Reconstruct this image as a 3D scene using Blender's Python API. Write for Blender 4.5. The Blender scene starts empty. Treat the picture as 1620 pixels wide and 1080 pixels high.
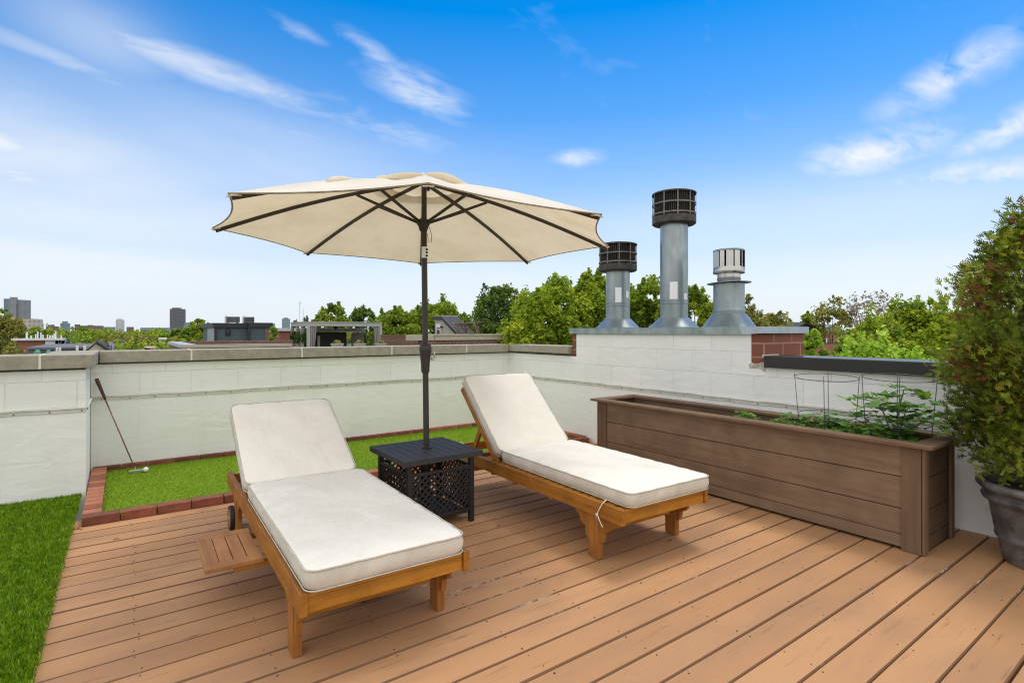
import bpy, bmesh, math, random
import numpy as np
from mathutils import Vector, Matrix
PI = math.pi
rad = math.radians
random.seed(7)
scene = bpy.context.scene
COL = scene.collection

# ------------------------------------------------------------------ camera geometry (measured on the photograph)
FPX, CX, HY = 852.0, 810.0, 524.0           # focal length / principal column / horizon row for a 1620x1080 frame
AZ = math.atan2(1988 - 810, FPX)
FW = np.array([math.cos(AZ), math.sin(AZ), 0.0])
RT = np.array([math.sin(AZ), -math.cos(AZ), 0.0])
UP = np.array([0, 0, 1.0])
EYE = np.array([0, 0, 1.25])


def ray(u, v):
    return FW + (u - CX) / FPX * RT + (HY - v) / FPX * UP


def at(u, v, w):                              # world point w metres deep
    return EYE + ray(u, v) * w


def ony(u, v, y):                             # world point on the vertical plane y = const
    d = ray(u, v)
    return EYE + d * (y / d[1])


def onx(u, v, x):
    d = ray(u, v)
    return EYE + d * (x / d[0])


# ------------------------------------------------------------------ materials
def new_mat(name):
    m = bpy.data.materials.new(name)
    m.use_nodes = True
    nt = m.node_tree
    b = nt.nodes['Principled BSDF']
    return m, nt, b


def N(nt, t, **kw):
    n = nt.nodes.new(t)
    for k, v in kw.items():
        if k in n.inputs.keys():
            n.inputs[k].default_value = v
        else:
            setattr(n, k, v)
    return n


def mixc(nt, fac, a, b, mode='MIX'):
    n = nt.nodes.new('ShaderNodeMix')
    n.data_type = 'RGBA'
    n.blend_type = mode
    for i, s in ((0, fac), (6, a), (7, b)):
        if hasattr(s, 'is_output'):
            nt.links.new(s, n.inputs[i])
        elif i == 0:
            n.inputs[0].default_value = s
        else:
            n.inputs[i].default_value = (s[0], s[1], s[2], 1)
    return n.outputs[2]


def ramp(nt, src, stops):
    r = nt.nodes.new('ShaderNodeValToRGB')
    e = r.color_ramp.elements
    while len(e) < len(stops):
        e.new(0.5)
    for i, (p, c) in enumerate(stops):
        e[i].position = p
        if isinstance(c, (int, float)):
            c = (c, c, c)
        e[i].color = (c[0], c[1], c[2], 1)
    nt.links.new(src, r.inputs[0])
    return r.outputs[0]


def coords(nt, scale=(1, 1, 1), rot=(0, 0, 0), kind='Object'):
    tc = nt.nodes.new('ShaderNodeTexCoord')
    mp = nt.nodes.new('ShaderNodeMapping')
    mp.inputs['Scale'].default_value = scale
    mp.inputs['Rotation'].default_value = rot
    nt.links.new(tc.outputs[kind], mp.inputs[0])
    return mp.outputs[0]


def noise(nt, vec, scale, detail=4, rough=0.55, dist=0.0):
    n = N(nt, 'ShaderNodeTexNoise', Scale=scale, Detail=detail, Roughness=rough, Distortion=dist)
    if vec is not None:
        nt.links.new(vec, n.inputs['Vector'])
    return n.outputs['Fac']


def bump(nt, b, h, strength=0.3, dist=0.01, prev=None):
    n = N(nt, 'ShaderNodeBump', Strength=strength, Distance=dist)
    nt.links.new(h, n.inputs['Height'])
    if prev is not None:
        nt.links.new(prev, n.inputs['Normal'])
    nt.links.new(n.outputs[0], b.inputs['Normal'])
    return n.outputs[0]


def plain(name, c, rough=0.6, metal=0.0, var=0.12, scale=6, bmp=0.15, bdist=0.004, stretch=(1, 1, 1), spec=None, var2=None):
    """base colour with soft noise variation and a fine bump"""
    m, nt, b = new_mat(name)
    v = coords(nt, stretch)
    n1 = noise(nt, v, scale, 6, 0.6)
    c2 = tuple(x * (1 - var) for x in c) if var2 is None else var2
    c1 = tuple(min(1, x * (1 + var)) for x in c)
    col = ramp(nt, n1, [(0.3, c2), (0.7, c1)])
    nt.links.new(col, b.inputs['Base Color'])
    b.inputs['Roughness'].default_value = rough
    b.inputs['Metallic'].default_value = metal
    if spec is not None:
        b.inputs['Specular IOR Level'].default_value = spec
    if bmp:
        n2 = noise(nt, v, scale * 8, 4, 0.6)
        bump(nt, b, n2, bmp, bdist)
    return m


def wood(name, c1, c2, grain_axis='y', rough=0.55, scale=1.0, spec=0.3):
    m, nt, b = new_mat(name)
    s = {'x': (1.2, 22, 22), 'y': (22, 1.2, 22), 'z': (22, 22, 1.2)}[grain_axis]
    v = coords(nt, tuple(k * scale for k in s))
    n1 = noise(nt, v, 1.6, 8, 0.65, 0.6)
    n2 = noise(nt, coords(nt, (3, 3, 3)), 2.0, 3, 0.5)
    col = ramp(nt, n1, [(0.25, c2), (0.5, c1), (0.78, tuple(min(1, x * 1.25) for x in c1))])
    col = mixc(nt, ramp(nt, n2, [(0.35, 0.0), (0.7, 0.55)]), col, c2)
    nt.links.new(col, b.inputs['Base Color'])
    b.inputs['Roughness'].default_value = rough
    b.inputs['Specular IOR Level'].default_value = spec
    bump(nt, b, n1, 0.25, 0.002)
    return m


def block_wall(name, axis, c, z0=0.68, z1=0.655, bw=0.4065, off=0.0):
    """painted concrete block courses above the flashing, smooth coating below; axis = direction blocks run along"""
    m, nt, b = new_mat(name)
    tc = nt.nodes.new('ShaderNodeTexCoord')
    sp = nt.nodes.new('ShaderNodeSeparateXYZ')
    nt.links.new(tc.outputs['Object'], sp.inputs[0])
    cb = nt.nodes.new('ShaderNodeCombineXYZ')
    ax = N(nt, 'ShaderNodeMath', operation='ADD')
    ax.inputs[1].default_value = off
    nt.links.new(sp.outputs[axis], ax.inputs[0])
    # wobble the joints a little
    wn = noise(nt, tc.outputs['Object'], 7, 3)
    wa = N(nt, 'ShaderNodeMath', operation='MULTIPLY_ADD')
    wa.inputs[1].default_value = 0.012
    nt.links.new(wn, wa.inputs[0])
    nt.links.new(ax.outputs[0], wa.inputs[2])
    za = N(nt, 'ShaderNodeMath', operation='MULTIPLY_ADD')
    za.inputs[1].default_value = 0.010
    nt.links.new(wn, za.inputs[0])
    zs = N(nt, 'ShaderNodeMath', operation='SUBTRACT')
    zs.inputs[1].default_value = z0
    nt.links.new(sp.outputs[2], zs.inputs[0])
    nt.links.new(zs.outputs[0], za.inputs[2])
    nt.links.new(wa.outputs[0], cb.inputs[0])
    nt.links.new(za.outputs[0], cb.inputs[1])
    br = nt.nodes.new('ShaderNodeTexBrick')
    br.inputs['Scale'].default_value = 1.0
    br.inputs['Mortar Size'].default_value = 0.004
    br.inputs['Mortar Smooth'].default_value = 0.6
    br.inputs['Brick Width'].default_value = bw
    br.inputs['Row Height'].default_value = 0.2
    br.inputs['Color1'].default_value = (1, 1, 1, 1)
    br.inputs['Color2'].default_value = (0.94, 0.94, 0.94, 1)
    br.inputs['Mortar'].default_value = (0.93, 0.92, 0.88, 1)
    nt.links.new(cb.outputs[0], br.inputs['Vector'])
    gt = N(nt, 'ShaderNodeMath', operation='GREATER_THAN')
    gt.inputs[1].default_value = z1
    nt.links.new(sp.outputs[2], gt.inputs[0])
    # joints come and go under the paint
    pn = ramp(nt, noise(nt, tc.outputs['Object'], 2.3, 3), [(0.3, 0.15), (0.6, 1.0)])
    mo = N(nt, 'ShaderNodeMath', operation='MULTIPLY')
    nt.links.new(br.outputs['Fac'], mo.inputs[0])
    nt.links.new(gt.outputs[0], mo.inputs[1])
    mo2 = N(nt, 'ShaderNodeMath', operation='MULTIPLY')
    nt.links.new(mo.outputs[0], mo2.inputs[0])
    nt.links.new(pn, mo2.inputs[1])
    # dirt
    st = coords(nt, (1.2, 1.2, 0.5))
    d1 = ramp(nt, noise(nt, st, 2.2, 8, 0.62, 0.4), [(0.42, 0.0), (0.75, 1.0)])
    col = mixc(nt, gt.outputs[0], (c[0] * 0.97, c[1] * 0.99, c[2] * 1.0), br.outputs['Color'], 'MIX')
    colw = mixc(nt, 1.0, col, c, 'MULTIPLY')
    colw = mixc(nt, gt.outputs[0], c, colw)
    k = N(nt, 'ShaderNodeMath', operation='MULTIPLY')
    k.inputs[1].default_value = 0.20
    nt.links.new(d1, k.inputs[0])
    colw = mixc(nt, k.outputs[0], colw, (c[0] * 0.72, c[1] * 0.72, c[2] * 0.66))
    kk = N(nt, 'ShaderNodeMath', operation='MULTIPLY')
    kk.inputs[1].default_value = 0.22
    nt.links.new(mo2.outputs[0], kk.inputs[0])
    colw = mixc(nt, kk.outputs[0], colw, (c[0] * 0.55, c[1] * 0.54, c[2] * 0.5))
    # rain streaks running down from the coping and a grimy foot
    vs = coords(nt, (9, 9, 0.45))
    d2 = ramp(nt, noise(nt, vs, 1.5, 6, 0.7), [(0.58, 0.0), (0.82, 0.28)])
    colw = mixc(nt, d2, colw, (c[0] * 0.62, c[1] * 0.61, c[2] * 0.54))
    nt.links.new(colw, b.inputs['Base Color'])
    b.inputs['Roughness'].default_value = 0.62
    b.inputs['Specular IOR Level'].default_value = 0.3
    inv = N(nt, 'ShaderNodeMath', operation='SUBTRACT')
    inv.inputs[0].default_value = 1.0
    nt.links.new(mo2.outputs[0], inv.inputs[1])
    p = bump(nt, b, inv.outputs[0], 0.55, 0.006)
    p = bump(nt, b, noise(nt, tc.outputs['Object'], 60, 3, 0.5), 0.12, 0.003, p)
    bump(nt, b, noise(nt, coords(nt, (1, 1, 2.2)), 3.5, 4, 0.55, 0.6), 0.5, 0.018, p)
    return m


def tinted(name, stops, rough=0.6, trans=0.0, spec=0.25):
    """colour chosen per leaf / blade / board from the mesh attribute 'tint'"""
    m, nt, b = new_mat(name)
    a = nt.nodes.new('ShaderNodeAttribute')
    a.attribute_name = 'tint'
    col = ramp(nt, a.outputs['Fac'], stops)
    nt.links.new(col, b.inputs['Base Color'])
    b.inputs['Roughness'].default_value = rough
    b.inputs['Specular IOR Level'].default_value = spec
    if trans:
        t = nt.nodes.new('ShaderNodeBsdfTranslucent')
        nt.links.new(mixc(nt, 1.0, col, (1.25, 1.3, 0.7), 'MULTIPLY'), t.inputs[0])
        mx = nt.nodes.new('ShaderNodeMixShader')
        mx.inputs[0].default_value = trans
        nt.links.new(b.outputs[0], mx.inputs[1])
        nt.links.new(t.outputs[0], mx.inputs[2])
        nt.links.new(mx.outputs[0], nt.nodes['Material Output'].inputs[0])
    return m


def brickwork(name, c1, c2, mort, bw=0.2, rh=0.068, axis=0, ms=0.008, mixscale=1.5):
    m, nt, b = new_mat(name)
    tc = nt.nodes.new('ShaderNodeTexCoord')
    sp = nt.nodes.new('ShaderNodeSeparateXYZ')
    nt.links.new(tc.outputs['Object'], sp.inputs[0])
    ad = N(nt, 'ShaderNodeMath', operation='ADD')
    nt.links.new(sp.outputs[0], ad.inputs[0])
    nt.links.new(sp.outputs[1], ad.inputs[1])
    cb = nt.nodes.new('ShaderNodeCombineXYZ')
    nt.links.new(ad.outputs[0], cb.inputs[0])
    nt.links.new(sp.outputs[2], cb.inputs[1])
    br = nt.nodes.new('ShaderNodeTexBrick')
    br.inputs['Scale'].default_value = 1.0
    br.inputs['Mortar Size'].default_value = ms
    br.inputs['Brick Width'].default_value = bw
    br.inputs['Row Height'].default_value = rh
    br.inputs['Color1'].default_value = (*c1, 1)
    br.inputs['Color2'].default_value = (*c2, 1)
    br.inputs['Mortar'].default_value = (*mort, 1)
    nt.links.new(cb.outputs[0], br.inputs['Vector'])
    n1 = noise(nt, tc.outputs['Object'], mixscale, 5)
    col = mixc(nt, ramp(nt, n1, [(0.3, 0.0), (0.7, 0.35)]), br.outputs['Color'], tuple(x * 0.6 for x in c1))
    nt.links.new(col, b.inputs['Base Color'])
    b.inputs['Roughness'].default_value = 0.85
    inv = N(nt, 'ShaderNodeMath', operation='SUBTRACT')
    inv.inputs[0].default_value = 1.0
    nt.links.new(br.outputs['Fac'], inv.inputs[1])
    bump(nt, b, inv.outputs[0], 0.4, 0.006)
    return m


# ------------------------------------------------------------------ mesh building
def root_matrix(o):
    while o.parent:
        o = o.parent
    if o.type != 'EMPTY':
        return Matrix.Identity(4)
    return Matrix.Translation(o.location) @ Matrix.Rotation(o.rotation_euler.z, 4, 'Z')


class MB:
    def __init__(s):
        s.v, s.f, s.mi, s.t = [], [], [], []
        s.m = 0
        s.tint = 0.5

    def add(s, vs, fs):
        o = len(s.v)
        s.v += [tuple(float(c) for c in p) for p in vs]
        s.t += [s.tint] * len(vs)
        for f in fs:
            s.f.append([i + o for i in f])
            s.mi.append(s.m)
        return s

    def box(s, x0, x1, y0, y1, z0, z1):
        return s.add([(x0, y0, z0), (x1, y0, z0), (x1, y1, z0), (x0, y1, z0), (x0, y0, z1), (x1, y0, z1), (x1, y1, z1), (x0, y1, z1)],
                     [(0, 3, 2, 1), (4, 5, 6, 7), (0, 1, 5, 4), (1, 2, 6, 5), (2, 3, 7, 6), (3, 0, 4, 7)])

    def bar(s, p, q, w, h, up=(0, 0, 1)):
        """rectangular bar from p to q; w across, h along 'up'"""
        p, q = Vector(p), Vector(q)
        d = (q - p).normalized()
        up = Vector(up)
        sd = d.cross(up)
        if sd.length < 1e-5:
            sd = d.cross(Vector((1, 0, 0)))
        sd.normalize()
        u2 = sd.cross(d).normalized()
        c = [(-1, -1), (1, -1), (1, 1), (-1, 1)]
        vs = [e + sd * (a * w / 2) + u2 * (b * h / 2) for e in (p, q) for a, b in c]
        return s.add(vs, [(3, 2, 1, 0), (4, 5, 6, 7), (0, 1, 5, 4), (1, 2, 6, 5), (2, 3, 7, 6), (3, 0, 4, 7)])

    def tube(s, pts, r, n=8, cap=True, closed=False):
        pts = [Vector(p) for p in pts]
        k = len(pts)
        rs = r if isinstance(r, (list, tuple)) else [r] * k
        vs, fs = [], []
        pu = None
        for i, p in enumerate(pts):
            a = pts[(i - 1) % k] if (closed or i > 0) else p
            b = pts[(i + 1) % k] if (closed or i < k - 1) else p
            d = (b - a).normalized()
            if pu is None:
                u = d.cross(Vector((0, 0, 1)))
                if u.length < 1e-4:
                    u = d.cross(Vector((1, 0, 0)))
            else:
                u = pu - d * pu.dot(d)
            u.normalize()
            pu = u
            w = d.cross(u)
            for j in range(n):
                t = 2 * PI * j / n
                vs.append(p + (u * math.cos(t) + w * math.sin(t)) * rs[i])
        for i in range(k if closed else k - 1):
            i2 = (i + 1) % k
            for j in range(n):
                fs.append((i * n + j, i * n + (j + 1) % n, i2 * n + (j + 1) % n, i2 * n + j))
        if cap and not closed:
            fs.append(tuple(reversed(range(n))))
            fs.append(tuple((k - 1) * n + j for j in range(n)))
        return s.add(vs, fs)

    def lathe(s, prof, n=32, c=(0, 0, 0), cap=True):
        vs, fs = [], []
        for r, z in prof:
            for j in range(n):
                t = 2 * PI * j / n
                vs.append((c[0] + r * math.cos(t), c[1] + r * math.sin(t), c[2] + z))
        for i in range(len(prof) - 1):
            for j in range(n):
                fs.append((i * n + j, i * n + (j + 1) % n, (i + 1) * n + (j + 1) % n, (i + 1) * n + j))
        if cap:
            fs.append(tuple(reversed(range(n))))
            fs.append(tuple((len(prof) - 1) * n + j for j in range(n)))
        return s.add(vs, fs)

    def prism(s, poly, d0, d1, axis='x'):
        """polygon (a,b) extruded; axis x: (a,b)=(y,z); axis y: (a,b)=(x,z); axis z: (a,b)=(x,y)"""
        def P(a, b, d):
            return {'x': (d, a, b), 'y': (a, d, b), 'z': (a, b, d)}[axis]
        n = len(poly)
        vs = [P(a, b, d0) for a, b in poly] + [P(a, b, d1) for a, b in poly]
        fs = [tuple(reversed(range(n))), tuple(range(n, 2 * n))]
        fs += [(i, (i + 1) % n, n + (i + 1) % n, n + i) for i in range(n)]
        return s.add(vs, fs)

    def build(s, name, mat, parent=None, smooth=False, bevel=0.0, seg=2, subdiv=None):
        me = bpy.data.meshes.new(name)
        me.from_pydata(s.v, [], s.f)
        mats = mat if isinstance(mat, (list, tuple)) else [mat]
        for m in mats:
            me.materials.append(m)
        me.polygons.foreach_set('material_index', s.mi)
        a = me.attributes.new('tint', 'FLOAT', 'POINT')
        a.data.foreach_set('value', s.t)
        bm = bmesh.new()
        bm.from_mesh(me)
        bmesh.ops.recalc_face_normals(bm, faces=bm.faces)
        if bevel:
            es = [e for e in bm.edges if len(e.link_faces) == 2 and e.calc_face_angle(0) > 0.6]
            bmesh.ops.bevel(bm, geom=es, offset=bevel, segments=seg, profile=0.6, affect='EDGES', clamp_overlap=True)
        bm.to_mesh(me)
        bm.free()
        o = bpy.data.objects.new(name, me)
        COL.objects.link(o)
        if parent is not None:
            me.transform(root_matrix(parent).inverted())
            o.parent = parent
        if smooth:
            me.polygons.foreach_set('use_smooth', [True] * len(me.polygons))
            if smooth != 'all':
                try:
                    me.set_sharp_from_angle(angle=rad(40))
                except Exception:
                    pass
        me.update()
        return o


def tag(o, label=None, cat=None, group=None, kind=None):
    if label:
        o['label'] = label
    if cat:
        o['category'] = cat
    if group:
        o['group'] = group
    if kind:
        o['kind'] = kind
    return o


def thing(name, loc, label, cat, rz=0.0, group=None):
    o = bpy.data.objects.new(name, None)
    o.empty_display_size = 0.1
    COL.objects.link(o)
    o.location = loc
    o.rotation_euler = (0, 0, rz)
    return tag(o, label, cat, group)


def np_mesh(name, V, F, tint, mat, parent=None, smooth=False):
    """V (n,3) and quads F (m,4) straight from numpy"""
    me = bpy.data.meshes.new(name)
    me.vertices.add(len(V))
    me.vertices.foreach_set('co', np.asarray(V, np.float32).ravel())
    me.loops.add(F.size)
    me.loops.foreach_set('vertex_index', np.asarray(F, np.int32).ravel())
    me.polygons.add(len(F))
    me.polygons.foreach_set('loop_start', np.arange(0, F.size, F.shape[1], dtype=np.int32))
    a = me.attributes.new('tint', 'FLOAT', 'POINT')
    a.data.foreach_set('value', np.asarray(tint, np.float32))
    me.materials.append(mat)
    me.update(calc_edges=True)
    me.validate()
    o = bpy.data.objects.new(name, me)
    COL.objects.link(o)
    if parent is not None:
        me.transform(root_matrix(parent).inverted())
        o.parent = parent
    return o


def leaves(C, A, B, L, W, T):
    """rhombic leaves: centres C, long axes A, side axes B, lengths L, widths W, tints T"""
    L = L[:, None]
    W = W[:, None]
    nrm = np.cross(A, B)
    v = np.stack([C - A * L * .5, C + B * W * .5 + nrm * W * .12, C + A * L * .5, C - B * W * .5 + nrm * W * .12], 1).reshape(-1, 3)
    f = np.arange(len(C) * 4).reshape(-1, 4)
    return v, f, np.repeat(T, 4)


def rand_axes(rng, n, flat=0.0):
    a = rng.normal(size=(n, 3))
    a[:, 2] *= (1 - flat)
    a /= np.linalg.norm(a, axis=1)[:, None] + 1e-9
    r = rng.normal(size=(n, 3))
    b = np.cross(a, r)
    b /= np.linalg.norm(b, axis=1)[:, None] + 1e-9
    return a, b


# ------------------------------------------------------------------ material library
M_wall_b = block_wall('white painted block back', 0, (0.86, 0.875, 0.84), off=0.07)
M_wall_r = block_wall('white painted block right', 1, (0.88, 0.89, 0.88), off=0.16)
M_wall_j = plain('white painted corner', (0.86, 0.875, 0.84), 0.6, var=0.06, scale=5, bmp=0.3)
M_cope = plain('limestone coping', (0.35, 0.32, 0.255), 0.85, var=0.12, scale=16, bmp=0.25, var2=(0.27, 0.245, 0.195))
M_mortar = plain('pale mortar', (0.72, 0.69, 0.6), 0.9, var=0.08, scale=20)
M_flash = plain('painted metal strip', (0.66, 0.65, 0.58), 0.5, var=0.15, scale=8)
M_screw = plain('rusty screw', (0.12, 0.08, 0.05), 0.6, var=0.3)
M_under = plain('painted coping shade', (0.10, 0.095, 0.085), 0.9, var=0.3, scale=12)  # dark colour painted in for the shade under the copings
M_brick = plain('red paver', (0.25, 0.08, 0.042), 0.85, var=0.3, scale=14, bmp=0.35, var2=(0.14, 0.045, 0.026))
M_brick2 = plain('orange paver', (0.36, 0.135, 0.07), 0.85, var=0.25, scale=14, bmp=0.35)
M_brick3 = plain('dark paver', (0.16, 0.052, 0.03), 0.85, var=0.3, scale=14, bmp=0.35)
M_teak = wood('teak rail', (0.37, 0.15, 0.022), (0.17, 0.06, 0.009), 'y', 0.5)
M_teakx = wood('teak across', (0.44, 0.19, 0.022), (0.20, 0.075, 0.008), 'x', 0.5)
M_teakz = wood('teak upright', (0.36, 0.145, 0.032), (0.17, 0.06, 0.014), 'z', 0.5)
M_teaktray = wood('weathered teak tray', (0.40, 0.19, 0.07), (0.22, 0.09, 0.03), 'y', 0.6)
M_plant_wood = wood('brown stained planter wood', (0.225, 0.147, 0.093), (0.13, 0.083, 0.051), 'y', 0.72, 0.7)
M_plant_woodx = wood('brown planter end with painted shade', (0.105, 0.066, 0.039), (0.06, 0.037, 0.022), 'x', 0.72, 0.7)  # end boards darkened in colour for the shade by pot and shrub
M_plant_post = wood('brown stained planter post', (0.165, 0.102, 0.06), (0.11, 0.067, 0.04), 'z', 0.72, 0.7)
M_rim_wood = wood('worn planter rim', (0.185, 0.115, 0.066), (0.11, 0.066, 0.038), 'y', 0.72, 0.7)
M_soil = plain('dark potting soil', (0.018, 0.013, 0.010), 0.95, var=0.4, scale=30, bmp=0.8, bdist=0.02)
M_mulch = plain('red brown mulch', (0.13, 0.05, 0.025), 0.95, var=0.5, scale=40, bmp=0.9, bdist=0.02)
M_black = plain('black powder coated steel', (0.016, 0.017, 0.02), 0.42, var=0.15, scale=10, bmp=0.1, bdist=0.001)
M_tabletop = plain('black powder coated top', (0.045, 0.043, 0.044), 0.6, var=0.12, scale=6, bmp=0.1, bdist=0.001, spec=0.22)
M_bronze = plain('bronze umbrella tube', (0.045, 0.037, 0.034), 0.4, 0.3, var=0.12, scale=10, bmp=0.05)
M_ribs = plain('brown umbrella rib', (0.035, 0.025, 0.019), 0.5, var=0.15, scale=10, bmp=0.05)
M_steel = plain('plain steel', (0.6, 0.6, 0.6), 0.3, 0.9, var=0.1, scale=12, bmp=0.05)
M_wire = plain('grey galvanised wire', (0.10, 0.11, 0.12), 0.5, 0.5, var=0.2, scale=30, bmp=0)
M_rubber = plain('black rubber', (0.012, 0.012, 0.013), 0.6, var=0.2, bmp=0.1)
M_paper = plain('white paper', (0.82, 0.83, 0.86), 0.7, var=0.04, scale=20, bmp=0.05)
M_soot = plain('sooty cap metal', (0.065, 0.057, 0.050), 0.6, 0.4, var=0.5, scale=14, bmp=0.2, var2=(0.03, 0.027, 0.025))
M_sootbar = plain('worn cap bars', (0.15, 0.135, 0.12), 0.55, 0.4, var=0.4, scale=18, bmp=0.1)
M_dark = plain('dark inside', (0.008, 0.008, 0.009), 0.8, var=0.2, bmp=0)
M_chrome = plain('bright stainless', (0.42, 0.41, 0.40), 0.22, 1.0, var=0.06, scale=8, bmp=0.03)
M_blackcap = plain('black metal coping', (0.018, 0.017, 0.018), 0.28, 0.0, var=0.2, scale=4, bmp=0.05, spec=0.5)
M_pot = plain('aged lead grey pot', (0.125, 0.122, 0.128), 0.42, 0.0, var=0.4, scale=9, bmp=0.25, var2=(0.03, 0.027, 0.026), spec=0.5)
M_cord = plain('off white cord', (0.7, 0.66, 0.55), 0.8, var=0.05, bmp=0)
M_grip = plain('oxblood grip', (0.07, 0.02, 0.018), 0.5, var=0.2, scale=30, bmp=0.3, bdist=0.001)
M_shaft = plain('coppery shaft', (0.24, 0.13, 0.075), 0.35, 0.6, var=0.2, scale=20, bmp=0)
M_ball = plain('white golf ball', (0.82, 0.82, 0.80), 0.35, var=0.03, scale=10, bmp=0.5, bdist=0.002)
M_bark = plain('tree bark', (0.085, 0.065, 0.048), 0.9, var=0.3, scale=8, bmp=0.6, bdist=0.03)
M_deadleaf = plain('dry leaf', (0.10, 0.045, 0.02), 0.8, var=0.4, scale=30, bmp=0.1)


def galvanised():
    m, nt, b = new_mat('galvanised flue metal')
    v = coords(nt, (1, 1, 0.35))
    n1 = noise(nt, v, 7, 6, 0.65, 0.3)
    col = ramp(nt, n1, [(0.3, (0.21, 0.25, 0.265)), (0.55, (0.30, 0.35, 0.365)), (0.8, (0.46, 0.50, 0.51))])
    nt.links.new(col, b.inputs['Base Color'])
    b.inputs['Metallic'].default_value = 0.75
    r = ramp(nt, noise(nt, v, 13, 4), [(0.3, 0.30), (0.7, 0.5)])
    nt.links.new(r, b.inputs['Roughness'])
    wv = N(nt, 'ShaderNodeTexWave', Scale=20.0, Distortion=1.0, Detail=1.0)
    wv.bands_direction = 'Z'
    nt.links.new(coords(nt), wv.inputs['Vector'])
    bump(nt, b, wv.outputs['Fac'], 0.06, 0.002)
    return m


M_galv = galvanised()
M_patina = plain('weathered zinc cap', (0.30, 0.36, 0.36), 0.45, 0.55, var=0.25, scale=9, bmp=0.1, var2=(0.20, 0.26, 0.26))
M_zinc = plain('bright zinc end', (0.42, 0.50, 0.56), 0.35, 0.7, var=0.12, scale=9, bmp=0.05)


def fabric(name, c, stain, trans=0.0, weave=900, warm=(1.0, 0.92, 0.76)):
    m, nt, b = new_mat(name)
    n1 = noise(nt, coords(nt), 3.2, 6, 0.6, 0.4)
    n2 = noise(nt, coords(nt), 11, 5, 0.6)
    col = mixc(nt, ramp(nt, n1, [(0.42, 0.0), (0.75, 0.65)]), c, stain)
    col = mixc(nt, ramp(nt, n2, [(0.55, 0.0), (0.8, 0.3)]), col, stain)
    nt.links.new(col, b.inputs['Base Color'])
    b.inputs['Roughness'].default_value = 0.9
    b.inputs['Specular IOR Level'].default_value = 0.1
    p = bump(nt, b, noise(nt, coords(nt), weave * .4, 1), 0.06, 0.0008)
    p = bump(nt, b, noise(nt, coords(nt, (2, 1, 1)), 9, 3, 0.5, 1.2), 0.45, 0.010, p)
    if trans:
        t = nt.nodes.new('ShaderNodeBsdfTranslucent')
        nt.links.new(mixc(nt, 1.0, col, warm, 'MULTIPLY'), t.inputs[0])
        mx = nt.nodes.new('ShaderNodeMixShader')
        mx.inputs[0].default_value = trans
        nt.links.new(b.outputs[0], mx.inputs[1])
        nt.links.new(t.outputs[0], mx.inputs[2])
        nt.links.new(mx.outputs[0], nt.nodes['Material Output'].inputs[0])
    return m


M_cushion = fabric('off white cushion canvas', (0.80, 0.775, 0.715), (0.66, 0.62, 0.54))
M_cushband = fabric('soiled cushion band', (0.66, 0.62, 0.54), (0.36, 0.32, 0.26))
M_piping = plain('grey cushion piping', (0.52, 0.49, 0.43), 0.9, var=0.2, scale=20, bmp=0)
M_canopy = fabric('cream umbrella canvas', (0.90, 0.875, 0.81), (0.74, 0.67, 0.55), 0.36, warm=(1.0, 0.86, 0.64))


def deck_mat():
    m, nt, b = new_mat('tan painted deck boards')
    a = nt.nodes.new('ShaderNodeAttribute')
    a.attribute_name = 'tint'
    col = ramp(nt, a.outputs['Fac'], [(0.0, (0.385, 0.202, 0.094)), (0.35, (0.445, 0.238, 0.112)), (0.7, (0.475, 0.258, 0.125)), (1.0, (0.53, 0.290, 0.142))])
    # worn blotches and grain checks
    n1 = noise(nt, coords(nt, (0.8, 2.2, 1)), 1.7, 6, 0.6, 0.5)
    col = mixc(nt, ramp(nt, n1, [(0.42, 0.0), (0.72, 0.7)]), col, (0.31, 0.18, 0.105))
    n2 = noise(nt, coords(nt, (1.6, 34, 1)), 1.5, 7, 0.7, 0.4)
    n3 = noise(nt, coords(nt, (1.3, 2.5, 1)), 2.6, 3)
    mk = N(nt, 'ShaderNodeMath', operation='MULTIPLY')
    nt.links.new(ramp(nt, n2, [(0.56, 0.0), (0.66, 1.0)]), mk.inputs[0])
    nt.links.new(ramp(nt, n3, [(0.48, 0.0), (0.64, 0.75)]), mk.inputs[1])
    col = mixc(nt, mk.outputs[0], col, (0.14, 0.075, 0.045))
    # knots
    vo = N(nt, 'ShaderNodeTexVoronoi', Scale=2.1)
    nt.links.new(coords(nt, (0.55, 1.0, 1)), vo.inputs['Vector'])
    kn = ramp(nt, vo.outputs['Distance'], [(0.0, 0.85), (0.035, 0.45), (0.07, 0.0)])
    col = mixc(nt, kn, col, (0.17, 0.085, 0.05))
    # pale specks where the paint has chipped
    n4 = noise(nt, coords(nt, (1, 1, 1)), 95, 2)
    col = mixc(nt, ramp(nt, n4, [(0.76, 0.0), (0.80, 0.6)]), col, (0.58, 0.47, 0.36))
    nt.links.new(col, b.inputs['Base Color'])
    b.inputs['Roughness'].default_value = 0.62
    b.inputs['Specular IOR Level'].default_value = 0.25
    p = bump(nt, b, n2, 0.16, 0.002)
    bump(nt, b, noise(nt, coords(nt, (1, 3, 1)), 14, 4), 0.12, 0.004, p)
    return m


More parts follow.
